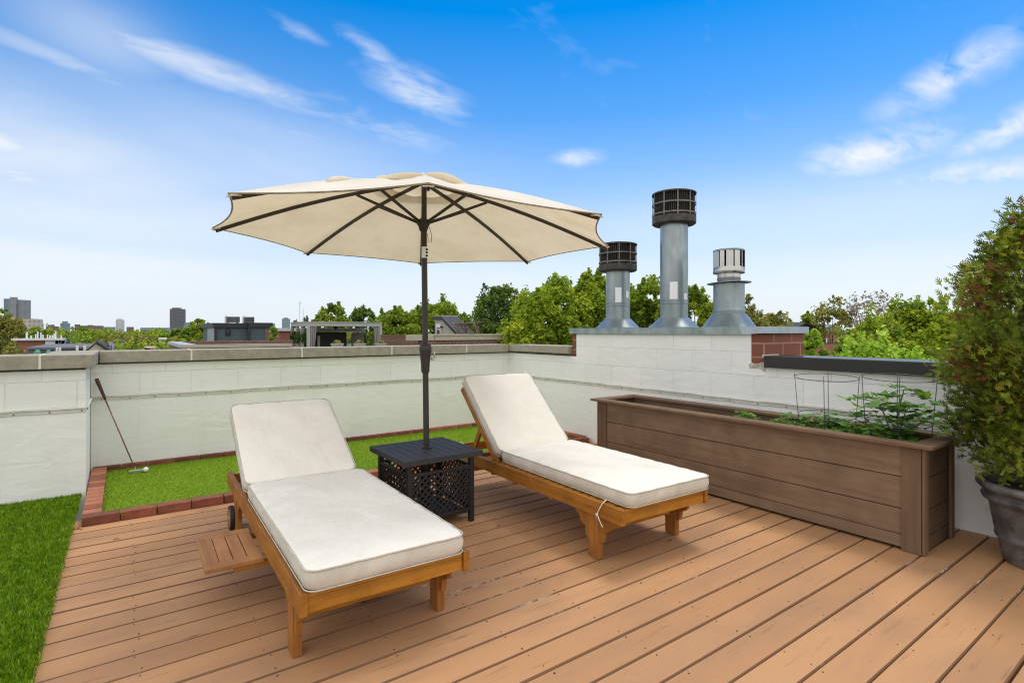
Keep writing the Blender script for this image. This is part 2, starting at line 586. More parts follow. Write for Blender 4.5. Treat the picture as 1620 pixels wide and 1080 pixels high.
M_deck = deck_mat()
def deck_edge():
    m, nt, b = new_mat('eased board edge')
    n1 = noise(nt, coords(nt, (1.0, 0.45, 1)), 1.5, 3)
    n2 = noise(nt, coords(nt, (9, 3, 1)), 2.0, 5, 0.7)
    mk = N(nt, 'ShaderNodeMath', operation='MULTIPLY')
    nt.links.new(ramp(nt, n1, [(0.58, 0.0), (0.66, 0.8)]), mk.inputs[0])
    nt.links.new(ramp(nt, n2, [(0.45, 0.0), (0.55, 1.0)]), mk.inputs[1])
    nt.links.new(mixc(nt, mk.outputs[0], (0.19, 0.098, 0.052), (0.52, 0.45, 0.37)), b.inputs['Base Color'])
    b.inputs['Roughness'].default_value = 0.8
    bump(nt, b, n2, 0.4, 0.003)
    return m


M_deckedge = deck_edge()
M_joist = plain('dark joists', (0.03, 0.022, 0.017), 0.9, var=0.3)
M_nail = plain('dark nail head', (0.035, 0.022, 0.016), 0.6, var=0.3, bmp=0)
M_turf = tinted('long turf blades', [(0.0, (0.06, 0.13, 0.003)), (0.5, (0.15, 0.28, 0.006)), (0.9, (0.26, 0.42, 0.016)), (1.0, (0.42, 0.46, 0.09))], 0.55, 0.25)
M_turfbase = plain('turf backing', (0.03, 0.06, 0.012), 0.95, var=0.4, scale=40)
M_green = tinted('short turf blades', [(0.0, (0.15, 0.25, 0.003)), (0.5, (0.20, 0.325, 0.004)), (1.0, (0.255, 0.385, 0.008))], 0.6, 0.25)
M_greenbase = plain('short turf mat', (0.17, 0.28, 0.004), 0.95, var=0.2, scale=60, bmp=0.8, bdist=0.006)

# ------------------------------------------------------------------ sky, sun
w = bpy.data.worlds.new('World')
scene.world = w
w.use_nodes = True
nt = w.node_tree
bg = nt.nodes['Background']
SUN_EL, SUN_AZ = rad(69), math.atan2(0.92, 0.30)        # azimuth measured from +Y towards +X
sky = nt.nodes.new('ShaderNodeTexSky')
sky.sky_type = 'NISHITA'
sky.sun_disc = False
sky.sun_elevation = SUN_EL
sky.sun_rotation = SUN_AZ
sky.air_density = 1.0
sky.dust_density = 0.6
sky.ozone_density = 2.5
tc = nt.nodes.new('ShaderNodeTexCoord')
sp = nt.nodes.new('ShaderNodeSeparateXYZ')
nt.links.new(tc.outputs['Generated'], sp.inputs[0])


def wm(op, a, b=None, c=None):
    n = nt.nodes.new('ShaderNodeMath')
    n.operation = op
    for i, s in enumerate((a, b, c)):
        if s is None:
            continue
        if hasattr(s, 'is_output'):
            nt.links.new(s, n.inputs[i])
        else:
            n.inputs[i].default_value = s
    return n.outputs[0]


el = wm('MULTIPLY', wm('ARCSINE', sp.outputs[2]), 180 / PI)
az = wm('MULTIPLY', wm('ARCTAN2', sp.outputs[0], sp.outputs[1]), 180 / PI)
hs = nt.nodes.new('ShaderNodeHueSaturation')
hs.inputs['Saturation'].default_value = 1.72
hs.inputs['Value'].default_value = 1.0
nt.links.new(sky.outputs[0], hs.inputs['Color'])
# haze whitens the sky towards the horizon; unseen overhead it is added neutral fill
hz = ramp(nt, wm('DIVIDE', el, 90.0), [(0.0, 0.95), (0.05, 0.80), (0.13, 0.48), (0.24, 0.13), (0.34, 0.0), (0.40, 0.02), (0.52, 0.35), (0.66, 0.8), (1.0, 0.85)])
dirv = nt.nodes.new('ShaderNodeCombineXYZ')
den = wm('ADD', wm('MAXIMUM', sp.outputs[2], 0.0), 0.16)
nt.links.new(wm('DIVIDE', sp.outputs[0], den), dirv.inputs[0])
nt.links.new(wm('DIVIDE', sp.outputs[1], den), dirv.inputs[1])
mp = nt.nodes.new('ShaderNodeMapping')
mp.inputs['Rotation'].default_value = (0, 0, rad(52))
mp.inputs['Scale'].default_value = (0.7, 1.35, 1)
nt.links.new(dirv.outputs[0], mp.inputs[0])
cn = noise(nt, mp.outputs[0], 2.4, 9, 0.55, 0.5)
cn2 = noise(nt, mp.outputs[0], 10.0, 9, 0.6, 0.8)
CLOUDS = [  # (u, v, half-width px, half-height px, tilt deg, strength) : banks of thin cloud in the sky
    (0, (60, 270, 430, 120, 4, 0.76)), (0, (160, 60, 130, 60, 10, 0.38)), (0, (420, 260, 330, 90, 6, 0.45)), (0, (120, 415, 340, 40, 2, 0.85)), (0, (1250, 340, 420, 60, 0, 0.40)),
    (0, (1450, 420, 340, 50, 0, 0.5)), (0, (800, 440, 700, 40, 0, 0.4)),
    (1, (330, 112, 320, 24, 10, 0.66)), (1, (100, 95, 170, 18, 9, 0.42)), (1, (655, 140, 85, 28, 18, 1.0)), (1, (590, 82, 60, 16, 22, 0.7)), (1, (20, 275, 110, 34, 4, 0.95)), (1, (0, 225, 50, 24, 0, 0.9)),
    (1, (1505, 118, 95, 30, -22, 1.2)), (1, (1385, 240, 95, 30, -4, 1.25)), (1, (1605, 200, 80, 22, -14, 1.15)), (1, (1555, 275, 130, 22, 3, 1.0)), (1, (912, 250, 40, 12, 0, 1.0)),
    (1, (180, 250, 280, 28, 4, 0.55)), (1, (120, 330, 300, 24, 2, 0.5)), (1, (150, 415, 280, 16, 2, 0.6)), (1, (430, 205, 160, 44, 8, 0.4)), (1, (600, 200, 110, 24, 14, 0.6)), (1, (470, 48, 60, 12, 14, 0.5))]
masks = [None, None]
for grp, (cu, cv, hw, hh, tilt, st) in CLOUDS:
    d = ray(cu, cv)
    a0 = math.degrees(math.atan2(d[0], d[1]))
    e0 = math.degrees(math.asin(d[2] / np.linalg.norm(d)))
    k = math.degrees(1.0 / np.linalg.norm(d)) / FPX
    sa, se = hw * k, hh * k
    da, de = wm('SUBTRACT', az, a0), wm('SUBTRACT', el, e0)
    ct, stn = math.cos(rad(tilt)), math.sin(rad(tilt))
    p1 = wm('ADD', wm('MULTIPLY', da, ct / sa), wm('MULTIPLY', de, -stn / sa))
    p2 = wm('ADD', wm('MULTIPLY', da, stn / se), wm('MULTIPLY', de, ct / se))
    g = wm('POWER', 2.718, wm('MULTIPLY', wm('ADD', wm('MULTIPLY', p1, p1), wm('MULTIPLY', p2, p2)), -1.0))
    g = wm('MULTIPLY', g, st)
    masks[grp] = g if masks[grp] is None else wm('MAXIMUM', masks[grp], g)
soft = noise(nt, mp.outputs[0], 1.3, 5, 0.5, 0.3)
mixn = wm('ADD', wm('MULTIPLY', cn, 0.66), wm('MULTIPLY', cn2, 0.34))
# elsewhere in the dome ordinary broken cloud, so that the light is that of a bright hazy day
cl = wm('MULTIPLY', masks[0], ramp(nt, wm('ADD', wm('MULTIPLY', soft, 0.7), wm('MULTIPLY', mixn, 0.3)), [(0.25, 0.3), (0.62, 1.0)]))
wisp = ramp(nt, wm('MULTIPLY', masks[1], ramp(nt, mixn, [(0.36, 0.0), (0.60, 1.0)])), [(0.05, 0.0), (0.45, 0.45), (1.0, 0.95)])
cl = wm('MAXIMUM', cl, wisp)
gen = ramp(nt, mixn, [(0.58, 0.0), (0.72, 0.12)])
cl = wm('MAXIMUM', cl, gen)
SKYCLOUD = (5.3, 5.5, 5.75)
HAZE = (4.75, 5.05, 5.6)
FILL_SKY = (9.4, 9.05, 8.45)
c1 = mixc(nt, hz, hs.outputs[0], HAZE)
c2 = mixc(nt, cl, c1, SKYCLOUD)
# unseen sky behind the viewer and overhead, brightened as added fill light
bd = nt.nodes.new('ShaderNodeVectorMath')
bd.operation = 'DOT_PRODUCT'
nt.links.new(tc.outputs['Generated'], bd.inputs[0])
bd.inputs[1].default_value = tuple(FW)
fill_sky = ramp(nt, wm('MULTIPLY_ADD', bd.outputs['Value'], 0.5, 0.5), [(0.42, 0.92), (0.74, 0.0)])
fill_sky = wm('MULTIPLY', fill_sky, ramp(nt, wm('MULTIPLY_ADD', sp.outputs[2], 0.5, 0.5), [(0.48, 0.0), (0.56, 1.0)]))
fill_sky = wm('MULTIPLY', fill_sky, ramp(nt, mixn, [(0.3, 0.75), (0.6, 1.0)]))
c2 = mixc(nt, fill_sky, c2, FILL_SKY)
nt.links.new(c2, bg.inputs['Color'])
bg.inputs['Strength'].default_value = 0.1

sd = Vector((math.sin(SUN_AZ) * math.cos(SUN_EL), math.cos(SUN_AZ) * math.cos(SUN_EL), math.sin(SUN_EL)))
ld = bpy.data.lights.new('sun', 'SUN')
ld.energy = 0.85
ld.angle = rad(17)
ld.color = (1.0, 0.95, 0.87)
lo = bpy.data.objects.new('sun', ld)
lo.rotation_euler = (-sd).to_track_quat('-Z', 'Y').to_euler()
lo.location = (0, 0, 20)
COL.objects.link(lo)

# ------------------------------------------------------------------ camera
cd = bpy.data.cameras.new('camera')
cd.sensor_width = 36
cd.lens = FPX / 1620 * 36
cd.shift_y = -(540 - HY) / 1620
cd.clip_start = 0.05
cd.clip_end = 12000
cam = bpy.data.objects.new('camera', cd)
cam.location = EYE
cam.rotation_euler = (PI / 2, 0, -(PI / 2 - AZ))
COL.objects.link(cam)
scene.camera = cam
scene.view_settings.view_transform = 'Standard'
scene.view_settings.look = 'None'
scene.view_settings.exposure = 0.8
scene.view_settings.gamma = 1.0
try:
    scene.cycles.max_bounces = 8
    scene.cycles.transparent_max_bounces = 4
    scene.cycles.use_denoising = True
    scene.cycles.denoising_prefilter = 'NONE'
    scene.cycles.filter_width = 1.1
except Exception:
    pass

#PART2
# ------------------------------------------------------------------ the roof deck
rng = np.random.default_rng(3)
PITCH, SEAM = 0.1445, 1.8213
XW, YW = 4.30, 6.0                                     # faces of the right and back parapet


def build_deck():
    b = MB()
    k0, k1 = int((-3.0 - SEAM) / PITCH), int((4.62 - SEAM) / PITCH)
    for k in range(k0, k1):
        y0 = SEAM + k * PITCH
        g0, g1 = random.uniform(.0014, .0044), random.uniform(.0014, .0044)
        dz = random.uniform(-.0012, .0012)
        b.tint = random.random()
        ya, yb, c = y0 + g0, y0 + PITCH - g1, .0042
        # board with eased edges: the eased edge shows pale worn wood here and there (second material)
        xs = np.linspace(-3.5, XW, 40)
        prof = [(ya, -.028), (ya, dz - c * 1.4), (ya + c, dz), (yb - c, dz), (yb, dz - c * 1.4), (yb, -.028)]
        vs, fs = [], []
        wob = [0.0009 * math.sin(x * 2.3 + k) + random.uniform(-.0004, .0004) for x in xs]
        for i, x in enumerate(xs):
            vs += [(x, y + (wob[i] if j < 3 else -wob[i]), z) for j, (y, z) in enumerate(prof)]
        n = len(prof)
        o = len(b.v)
        b.v += vs
        b.t += [b.tint] * len(vs)
        for i in range(len(xs) - 1):
            for j in range(n - 1):
                b.f.append([o + i * n + j, o + i * n + j + 1, o + (i + 1) * n + j + 1, o + (i + 1) * n + j])
                b.mi.append(1 if j in (1, 3) else 0)
    d = b.build('deck', [M_deck, M_deckedge])
    tag(d, 'tan painted deck of long boards with fine dark gaps', None, None, 'structure')
    s = MB()
    s.box(-3.5, XW, -3.0, 4.6, -.10, -.036)
    tag(s.build('deck_underside', M_joist), None, None, None, 'structure')
    nl = MB()
    for k in range(k0, k1):
        y0 = SEAM + k * PITCH
        for j in range(-6, 6):
            x = 2.09 + .4085 * j
            for f in (.17, .83):
                if random.random() < .88:
                    xx, yy = x + random.uniform(-.012, .012), y0 + PITCH * f + random.uniform(-.006, .006)
                    r = random.uniform(.0024, .0042)
                    nl.lathe([(r, .0002), (r * .8, .0022)], 6, (xx, yy, 0))
    tag(nl.build('deck_nails', M_nail), None, None, None, 'structure')


build_deck()

# ------------------------------------------------------------------ parapets
# back parapet
t = thing('parapet_wall', (2.0, YW, 0), 'long white block parapet along the back of the deck under a limestone coping', 'wall')
t.location = (0, YW, 0)
b = MB()
b.box(-.225, 4.9, YW, YW + .26, -.3, .957)
b.build('block_wall', M_wall_b, t)
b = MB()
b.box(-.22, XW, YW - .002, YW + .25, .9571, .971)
b.build('coping_shade', M_under, t)  # dark strip drawn as the coping's shade line on the wall


def coping(parent, segs, y0, y1, z0, z1, axis='x', joint=True):
    for i, (a, c) in enumerate(segs):
        m = MB()
        if axis == 'x':
            m.box(a + .005, c - .005, y0, y1, z0, z1)
        else:
            m.box(y0, y1, a + .005, c - .005, z0, z1)
        m.build('coping_stone', M_cope, parent, bevel=.006)
    m = MB()
    for i, (a, c) in enumerate(segs[:-1]):
        if axis == 'x':
            m.box(c - .0075, c + .0075, y0 - .001, y1 - .01, z0 + .002, z1 + .0015)
        else:
            m.box(y0 - .001, y1 - .01, c - .0075, c + .0075, z0 + .002, z1 + .0015)
    if m.v:
        m.build('mortar_joints', M_mortar, parent)


coping(t, [(-.168, .533), (.533, 1.548), (1.548, 2.563), (2.563, 3.586), (3.586, 4.255)], YW - .05, YW + .30, .972, 1.074)


def flashing(parent, p, q, nx, ny, screws):
    """painted metal termination bar with screws; (nx, ny) points out of the wall"""
    p, q = Vector(p), Vector(q)
    n = Vector((nx, ny, 0))
    m = MB()
    L = (q - p).length
    k = max(2, int(L / .12))
    for z, h, o in ((.668, .008, .010), (.650, .022, .005)):
        pts = [p.lerp(q, i / k) + n * o + Vector((0, 0, z + .0022 * math.sin(i * 1.9) + .0016 * math.sin(i * .63))) for i in range(k + 1)]
        for a, c in zip(pts[:-1], pts[1:]):
            m.bar(a, c, .014 if h < .01 else .008, h)
    m.m = 1
    d = (q - p).normalized()
    s = .07
    while s < L:
        c = p + d * s + n * .0085 + Vector((0, 0, .648))
        m.tube([c, c + n * .004], .0055, 8)
        s += screws * random.uniform(.85, 1.15)
    m.build('flashing_strip', [M_flash, M_screw], parent)


flashing(t, (-.22, YW, 0), (XW, YW, 0), 0, -1, .2)

# nearer left parapet, with the return that joins the back wall
YL = 5.26
t = thing('parapet_wall', (0, YL, 0), 'short white block parapet behind the long turf, standing forward of the back wall', 'wall')
b = MB()
b.box(-3.5, -.228, YL, YL + .5, -.3, .957)
b.box(-.5, -.2278, YL + .5, YW + .26, -.3, .957)
b.build('block_wall', M_wall_b, t)
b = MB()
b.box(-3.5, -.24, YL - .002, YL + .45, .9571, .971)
b.build('coping_shade', M_under, t)  # painted shade line below the left coping
coping(t, [(-3.5, -2.52), (-2.52, -1.505), (-1.505, -.49), (-.49, -.172)], YL - .05, YL + .34, .972, 1.074)
coping(t, [(YL + .34, YW + .30)], -.5, -.172, .972, 1.0738, 'y')
flashing(t, (-3.5, YL, 0), (-.222, YL, 0), 0, -1, .2)
flashing(t, (-.228, YL - .004, 0), (-.228, YW, 0), 1, 0, .3)

# right parapet : low coped end, chimney block, black capped run
t = thing('parapet_wall', (XW, 0, 0), 'white block parapet behind the brown planter, stepping up to a metal capped block under three flues', 'wall')
CH0, CH1, CHX = 2.39, 4.735, 4.97
b = MB()
b.box(XW, XW + .28, -4.0, CH0 + .11, -.3, .957)
b.box(XW, XW + .28, CH0 + .1101, 4.66, -.3, 1.232)
b.box(XW, XW + .28, 4.6601, YW + .255, -.3, .957)
b.build('block_wall', M_wall_r, t)
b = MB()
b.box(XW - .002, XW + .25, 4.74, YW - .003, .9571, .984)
b.build('coping_shade', M_under, t)  # same painted shade strip under the short right coping
M_chbrick = brickwork('brown split face block', (0.25, 0.085, 0.052), (0.21, 0.07, 0.045), (0.42, 0.24, 0.17), 0.30, 0.115, ms=0.007)
b = MB()
b.box(XW + .006, CHX, CH0, CH0 + .1099, .90, 1.232)
b.box(XW + .006, CHX, 4.6602, CH1, .974, 1.232)
b.box(XW + .281, CHX, CH0 + .11, 4.66, .5, 1.232)
b.build('brick_side', M_chbrick, t)
# crumbling mortar where the paint stops and the black cap begins
b = MB()
rr = random.Random(5)
for i in range(26):
    y = CH0 + .0 + rr.uniform(-.02, .12)
    z = .955 + rr.uniform(-.02, .035) * (1 if y < CH0 + .05 else .5)
    s = rr.uniform(.008, .02)
    q = MB()
    b.tube([(XW - .004, y, z), (XW + .03, y + rr.uniform(-.01, .01), z + rr.uniform(-.01, .02))], [s, s * .6], 6)
b.box(XW - .03, XW + .2, CH0 - .022, CH0 - .001, 1.036, 1.058)
b.build('crumbling_mortar', plain('crumbling mortar', (0.62, 0.57, 0.47), 0.95, var=0.3, scale=30, bmp=0.9, bdist=0.01), t, bevel=.004)
b = MB()
b.box(XW - .025, CHX + .03, CH0 + .16, CH1 + .02, 1.238, 1.243)
b.box(XW - .028, XW - .024, CH0 + .18, CH1 + .02, 1.222, 1.284)
b.box(XW - .028, CHX + .03, CH0 + .18, CH1 + .02, 1.284, 1.288)
b.build('metal_cap', M_patina, t, bevel=.0015, seg=1)
b = MB()
b.prism([(CH0 - .028, 1.236), (CH0 + .178, 1.222), (CH0 + .205, 1.2885), (CH0 - .028, 1.2885)], XW - .031, XW - .027, 'x')
b.box(XW - .031, CHX + .03, CH0 - .032, CH0 - .027, 1.234, 1.2905)
b.box(XW - .031, CHX + .03, CH0 - .027, CH0 + .21, 1.2885, 1.2905)
b.build('cap_end', M_zinc, t)
coping(t, [(4.745, YW - .052)], XW - .05, XW + .30, .985, 1.074, 'y')
b = MB()
b.prism([(XW - .045, .955), (XW - .035, .955), (XW - .034, .972), (XW + .30, .972), (XW + .31, 1.05), (XW - .04, 1.05), (XW - .045, 1.046)], -4.0, CH0 - .024, 'y')
b.build('black_cap', M_blackcap, t, bevel=.003)
flashing(t, (XW, YW, 0), (XW, -2.0, 0), -1, 0, .24)

# ------------------------------------------------------------------ putting green edged with loose bricks
GY0, GY1 = 4.39, YW
gx0, gx1 = -.215, XW
b = MB()
b.box(gx0 + .10, gx1 - .11, GY0 + .09, GY1 - .05, .0, .022)
pad = b.build('putting_mat', M_greenbase)
tag(pad, 'bright green artificial putting mat framed by red bricks', 'turf mat')
n = 70000
P = np.stack([rng.uniform(gx0 + .10, gx1 - .11, n), rng.uniform(GY0 + .095, GY1 - .06, n), np.full(n, .026)], 1)
A = np.stack([rng.normal(0, .5, n), rng.normal(0, .5, n), np.ones(n)], 1)
A /= np.linalg.norm(A, axis=1)[:, None]
Bx = np.cross(A, rng.normal(size=(n, 3)))
Bx /= np.linalg.norm(Bx, axis=1)[:, None]
band = .5 + .5 * np.sin(P[:, 0] * 3.1 + 1.2 * np.sin(P[:, 1] * 2)) * .35
V, F, T = leaves(P, A, Bx, rng.uniform(.006, .011, n), rng.uniform(.004, .006, n), np.clip(band * .5 + rng.normal(.25, .12, n), 0, 1))
g = np_mesh('putting_turf', V, F, T, M_green)
tag(g, 'short bright green blades of the putting mat', 'turf', None, 'stuff')

BR = {}


def brick(dx, dy, dz, mat, key):
    if key not in BR:
        m = MB()
        m.box(-dx / 2, dx / 2, -dy / 2, dy / 2, 0, dz)
        o = m.build('edging_brick', mat, bevel=.005)
        BR[key] = o
        return o
    o = BR[key].copy()
    COL.objects.link(o)
    return o


def put_brick(x, y, z, rz, dims, label, group, mats=(0, 1, 2)):
    k = random.choice(mats)
    o = brick(*dims, (M_brick, M_brick2, M_brick3)[k], (dims, k))
    o.location = (x, y, z)
    o.rotation_euler = (random.uniform(-.008, .008), random.uniform(-.008, .008), rz + random.uniform(-.02, .02))
    tag(o, label, 'brick', group)


x = gx0 + .102
while x < gx1 - .1:
    put_brick(x, GY0 + .048 + random.uniform(-.004, .004), .001, 0, (.198, .092, .057),
              'red brick laid end to end along the deck edge of the putting mat', 'bricks along the front of the putting mat', (0, 0, 1, 2))
    x += .203
y = GY0 + .15
while y < YL + .02:
    put_brick(gx0 + .052, y, .001, PI / 2, (.098, .100, .057) if False else (.100, .102, .057),
              'orange red brick in the short crossways row beside the long turf', 'bricks along the turf end of the putting mat', (1, 1, 1, 0))
    y += .107
while y < GY1 - .06:
    put_brick(gx0 + .052, y, .001, PI / 2, (.100, .102, .057),
              'orange red brick in the short crossways row beside the long turf', 'bricks along the turf end of the putting mat', (1, 0, 0))
    y += .107
x = gx0 + .104
while x < gx1 - .1:
    put_brick(x, GY1 - .034, .001, 0, (.198, .058, .058),
              'red brick standing on edge against the foot of the back parapet', 'bricks along the back parapet', (0, 0, 1, 2))
    x += .204
y = GY0 + .20
while y < GY1 - .08:
    put_brick(gx1 - .056, y, .001, 0, (.100, .198, .057),
              'dull red brick lying along the foot of the flue wall by the planter', 'bricks along the flue wall', (0, 2, 1))
    y += .203

# ------------------------------------------------------------------ long artificial turf at the left
b = MB()
b.box(-3.4, -.275, -2.0, YL - .01, .002, .012)
tag(b.build('turf_backing', M_turfbase), 'dark backing under the long turf', 'turf', None, 'structure')


def long_turf():
    n = 150000
    # denser where it is seen large
    y = 1.2 + (YL - 1.25) * rng.random(n) ** 1.0
    x = -.262 - (1.15) * rng.random(n) ** 1.15
    clump = np.floor(x * 46) * 7.13 + np.floor(y * 46) * 3.77
    ca = (np.sin(clump * 12.9898) * 43758.5453) % 1.0 * 2 * PI
    lean = rng.uniform(.15, 1.0, n)
    ang = ca + rng.normal(0, .7, n)
    A = np.stack([np.cos(ang) * lean, np.sin(ang) * lean, np.ones(n)], 1)
    A /= np.linalg.norm(A, axis=1)[:, None]
    L = rng.uniform(.018, .036, n)
    edge = x > -.30
    x = x + np.where(edge, rng.uniform(-.012, .016, n), 0)
    C = np.stack([x, y, .008 + A[:, 2] * L * .5], 1)
    B = np.cross(A, rng.normal(size=(n, 3)))
    B /= np.linalg.norm(B, axis=1)[:, None]
    tt = np.clip(.25 + .5 * ((np.sin(clump * 78.233) * 1371.5) % 1.0) + rng.normal(0, .16, n), 0, .93)
    tt = np.where(rng.random(n) < .02, 1.0, tt)
    V, F, T = leaves(C, A, B, L, rng.uniform(.0032, .0058, n), tt)
    o = np_mesh('long_turf', V, F, T, M_turf)
    tag(o, 'long dark green artificial turf covering the left edge of the deck', 'turf', None, 'stuff')


long_turf()

# ------------------------------------------------------------------ loungers
def rrect(w, l, r, n=6):
    """rounded rectangle outline centred on the origin"""
    pts = []
    for cx, cy, a0 in ((w / 2 - r, l / 2 - r, 0), (-w / 2 + r, l / 2 - r, PI / 2), (-w / 2 + r, -l / 2 + r, PI), (w / 2 - r, -l / 2 + r, 1.5 * PI)):
        for i in range(n + 1):
            t = a0 + PI / 2 * i / n
            pts.append((cx + r * math.cos(t), cy + r * math.sin(t)))
    # subdivide the straights so the cloth can pucker
    out = []
    for i, p in enumerate(pts):
        q = pts[(i + 1) % len(pts)]
        d = math.hypot(q[0] - p[0], q[1] - p[1])
        k = max(1, int(d / .025))
        for j in range(k):
            f = j / k
            out.append((p[0] + (q[0] - p[0]) * f, p[1] + (q[1] - p[1]) * f))
    return out


def cushion(name, parent, w, l, th, M, seed, crown=.016):
    """boxed cushion: band, piped top edge, softly domed top. Built flat (x across, y along, z up) and placed with matrix M"""
    r_ = random.Random(seed)
    out = rrect(w, l, .045)
    n = len(out)
    b = MB()
    ph = [r_.uniform(0, 6.3) for _ in range(8)]

    def pucker(i, s):
        x, y = out[i]
        t = x * 1.0 + y * 1.0
        return s * (math.sin(t * 95 + ph[0]) * .35 + math.sin(t * 41 + ph[1]) * .5 + math.sin((x - y) * 63 + ph[2]) * .4)
    rings = []
    # (inset, z, pucker, material)
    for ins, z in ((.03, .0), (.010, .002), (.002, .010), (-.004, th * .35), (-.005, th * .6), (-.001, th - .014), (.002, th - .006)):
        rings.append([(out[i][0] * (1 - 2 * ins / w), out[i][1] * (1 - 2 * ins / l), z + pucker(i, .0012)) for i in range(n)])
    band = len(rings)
    for ins in (.006, .014, .03, .055, .085, .12, .16, .20, .24, .28):
        rings.append([])
        kx, ky = 1 - 2 * ins / w, max(.02, 1 - 2 * ins / l)
        dome = crown * (1 - math.exp(-ins / .07))
        for i in range(n):
            x, y = out[i][0] * kx, out[i][1] * ky
            wv = .003 * math.sin(x * 9 + ph[3]) * math.sin(y * 7 + ph[4]) + .0018 * math.sin(x * 21 + y * 17 + ph[5])
            fade = min(1, ins / .02)
            rings[-1].append((x, y, th - .002 + dome + wv * fade + pucker(i, .0030 * math.exp(-ins / .05))))
    vs = [Vector(p) for r in rings for p in r]
    c = Vector((0, 0, th - .002 + crown))
    vs.append(c)
    vs = [M @ p for p in vs]
    o = len(b.v)
    b.v += [tuple(p) for p in vs]
    b.t += [.5] * len(vs)
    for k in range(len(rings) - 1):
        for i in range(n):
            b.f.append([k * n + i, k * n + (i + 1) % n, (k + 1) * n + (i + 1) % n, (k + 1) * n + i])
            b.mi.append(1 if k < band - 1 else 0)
    k = len(rings) - 1
    for i in range(n):
        b.f.append([k * n + i, k * n + (i + 1) % n, len(vs) - 1])
        b.mi.append(0)
    b.f.append(list(reversed(range(n))))
    b.mi.append(1)
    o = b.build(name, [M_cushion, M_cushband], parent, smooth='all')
    p = MB()
    p.tube([M @ Vector((q[0] * (1 + .004 / w), q[1] * (1 + .004 / l), th - .004 + pucker(i, .0012))) for i, q in enumerate(out)], .0033, 6, closed=True)
    p.build('piping', M_piping, o, smooth='all')
    p = MB()
    p.tube([M @ Vector((q[0] * (1 + .002 / w), q[1] * (1 + .002 / l), .006)) for i, q in enumerate(out)], .003, 6, closed=True)
    p.build('piping', M_piping, o, smooth='all')
    return o


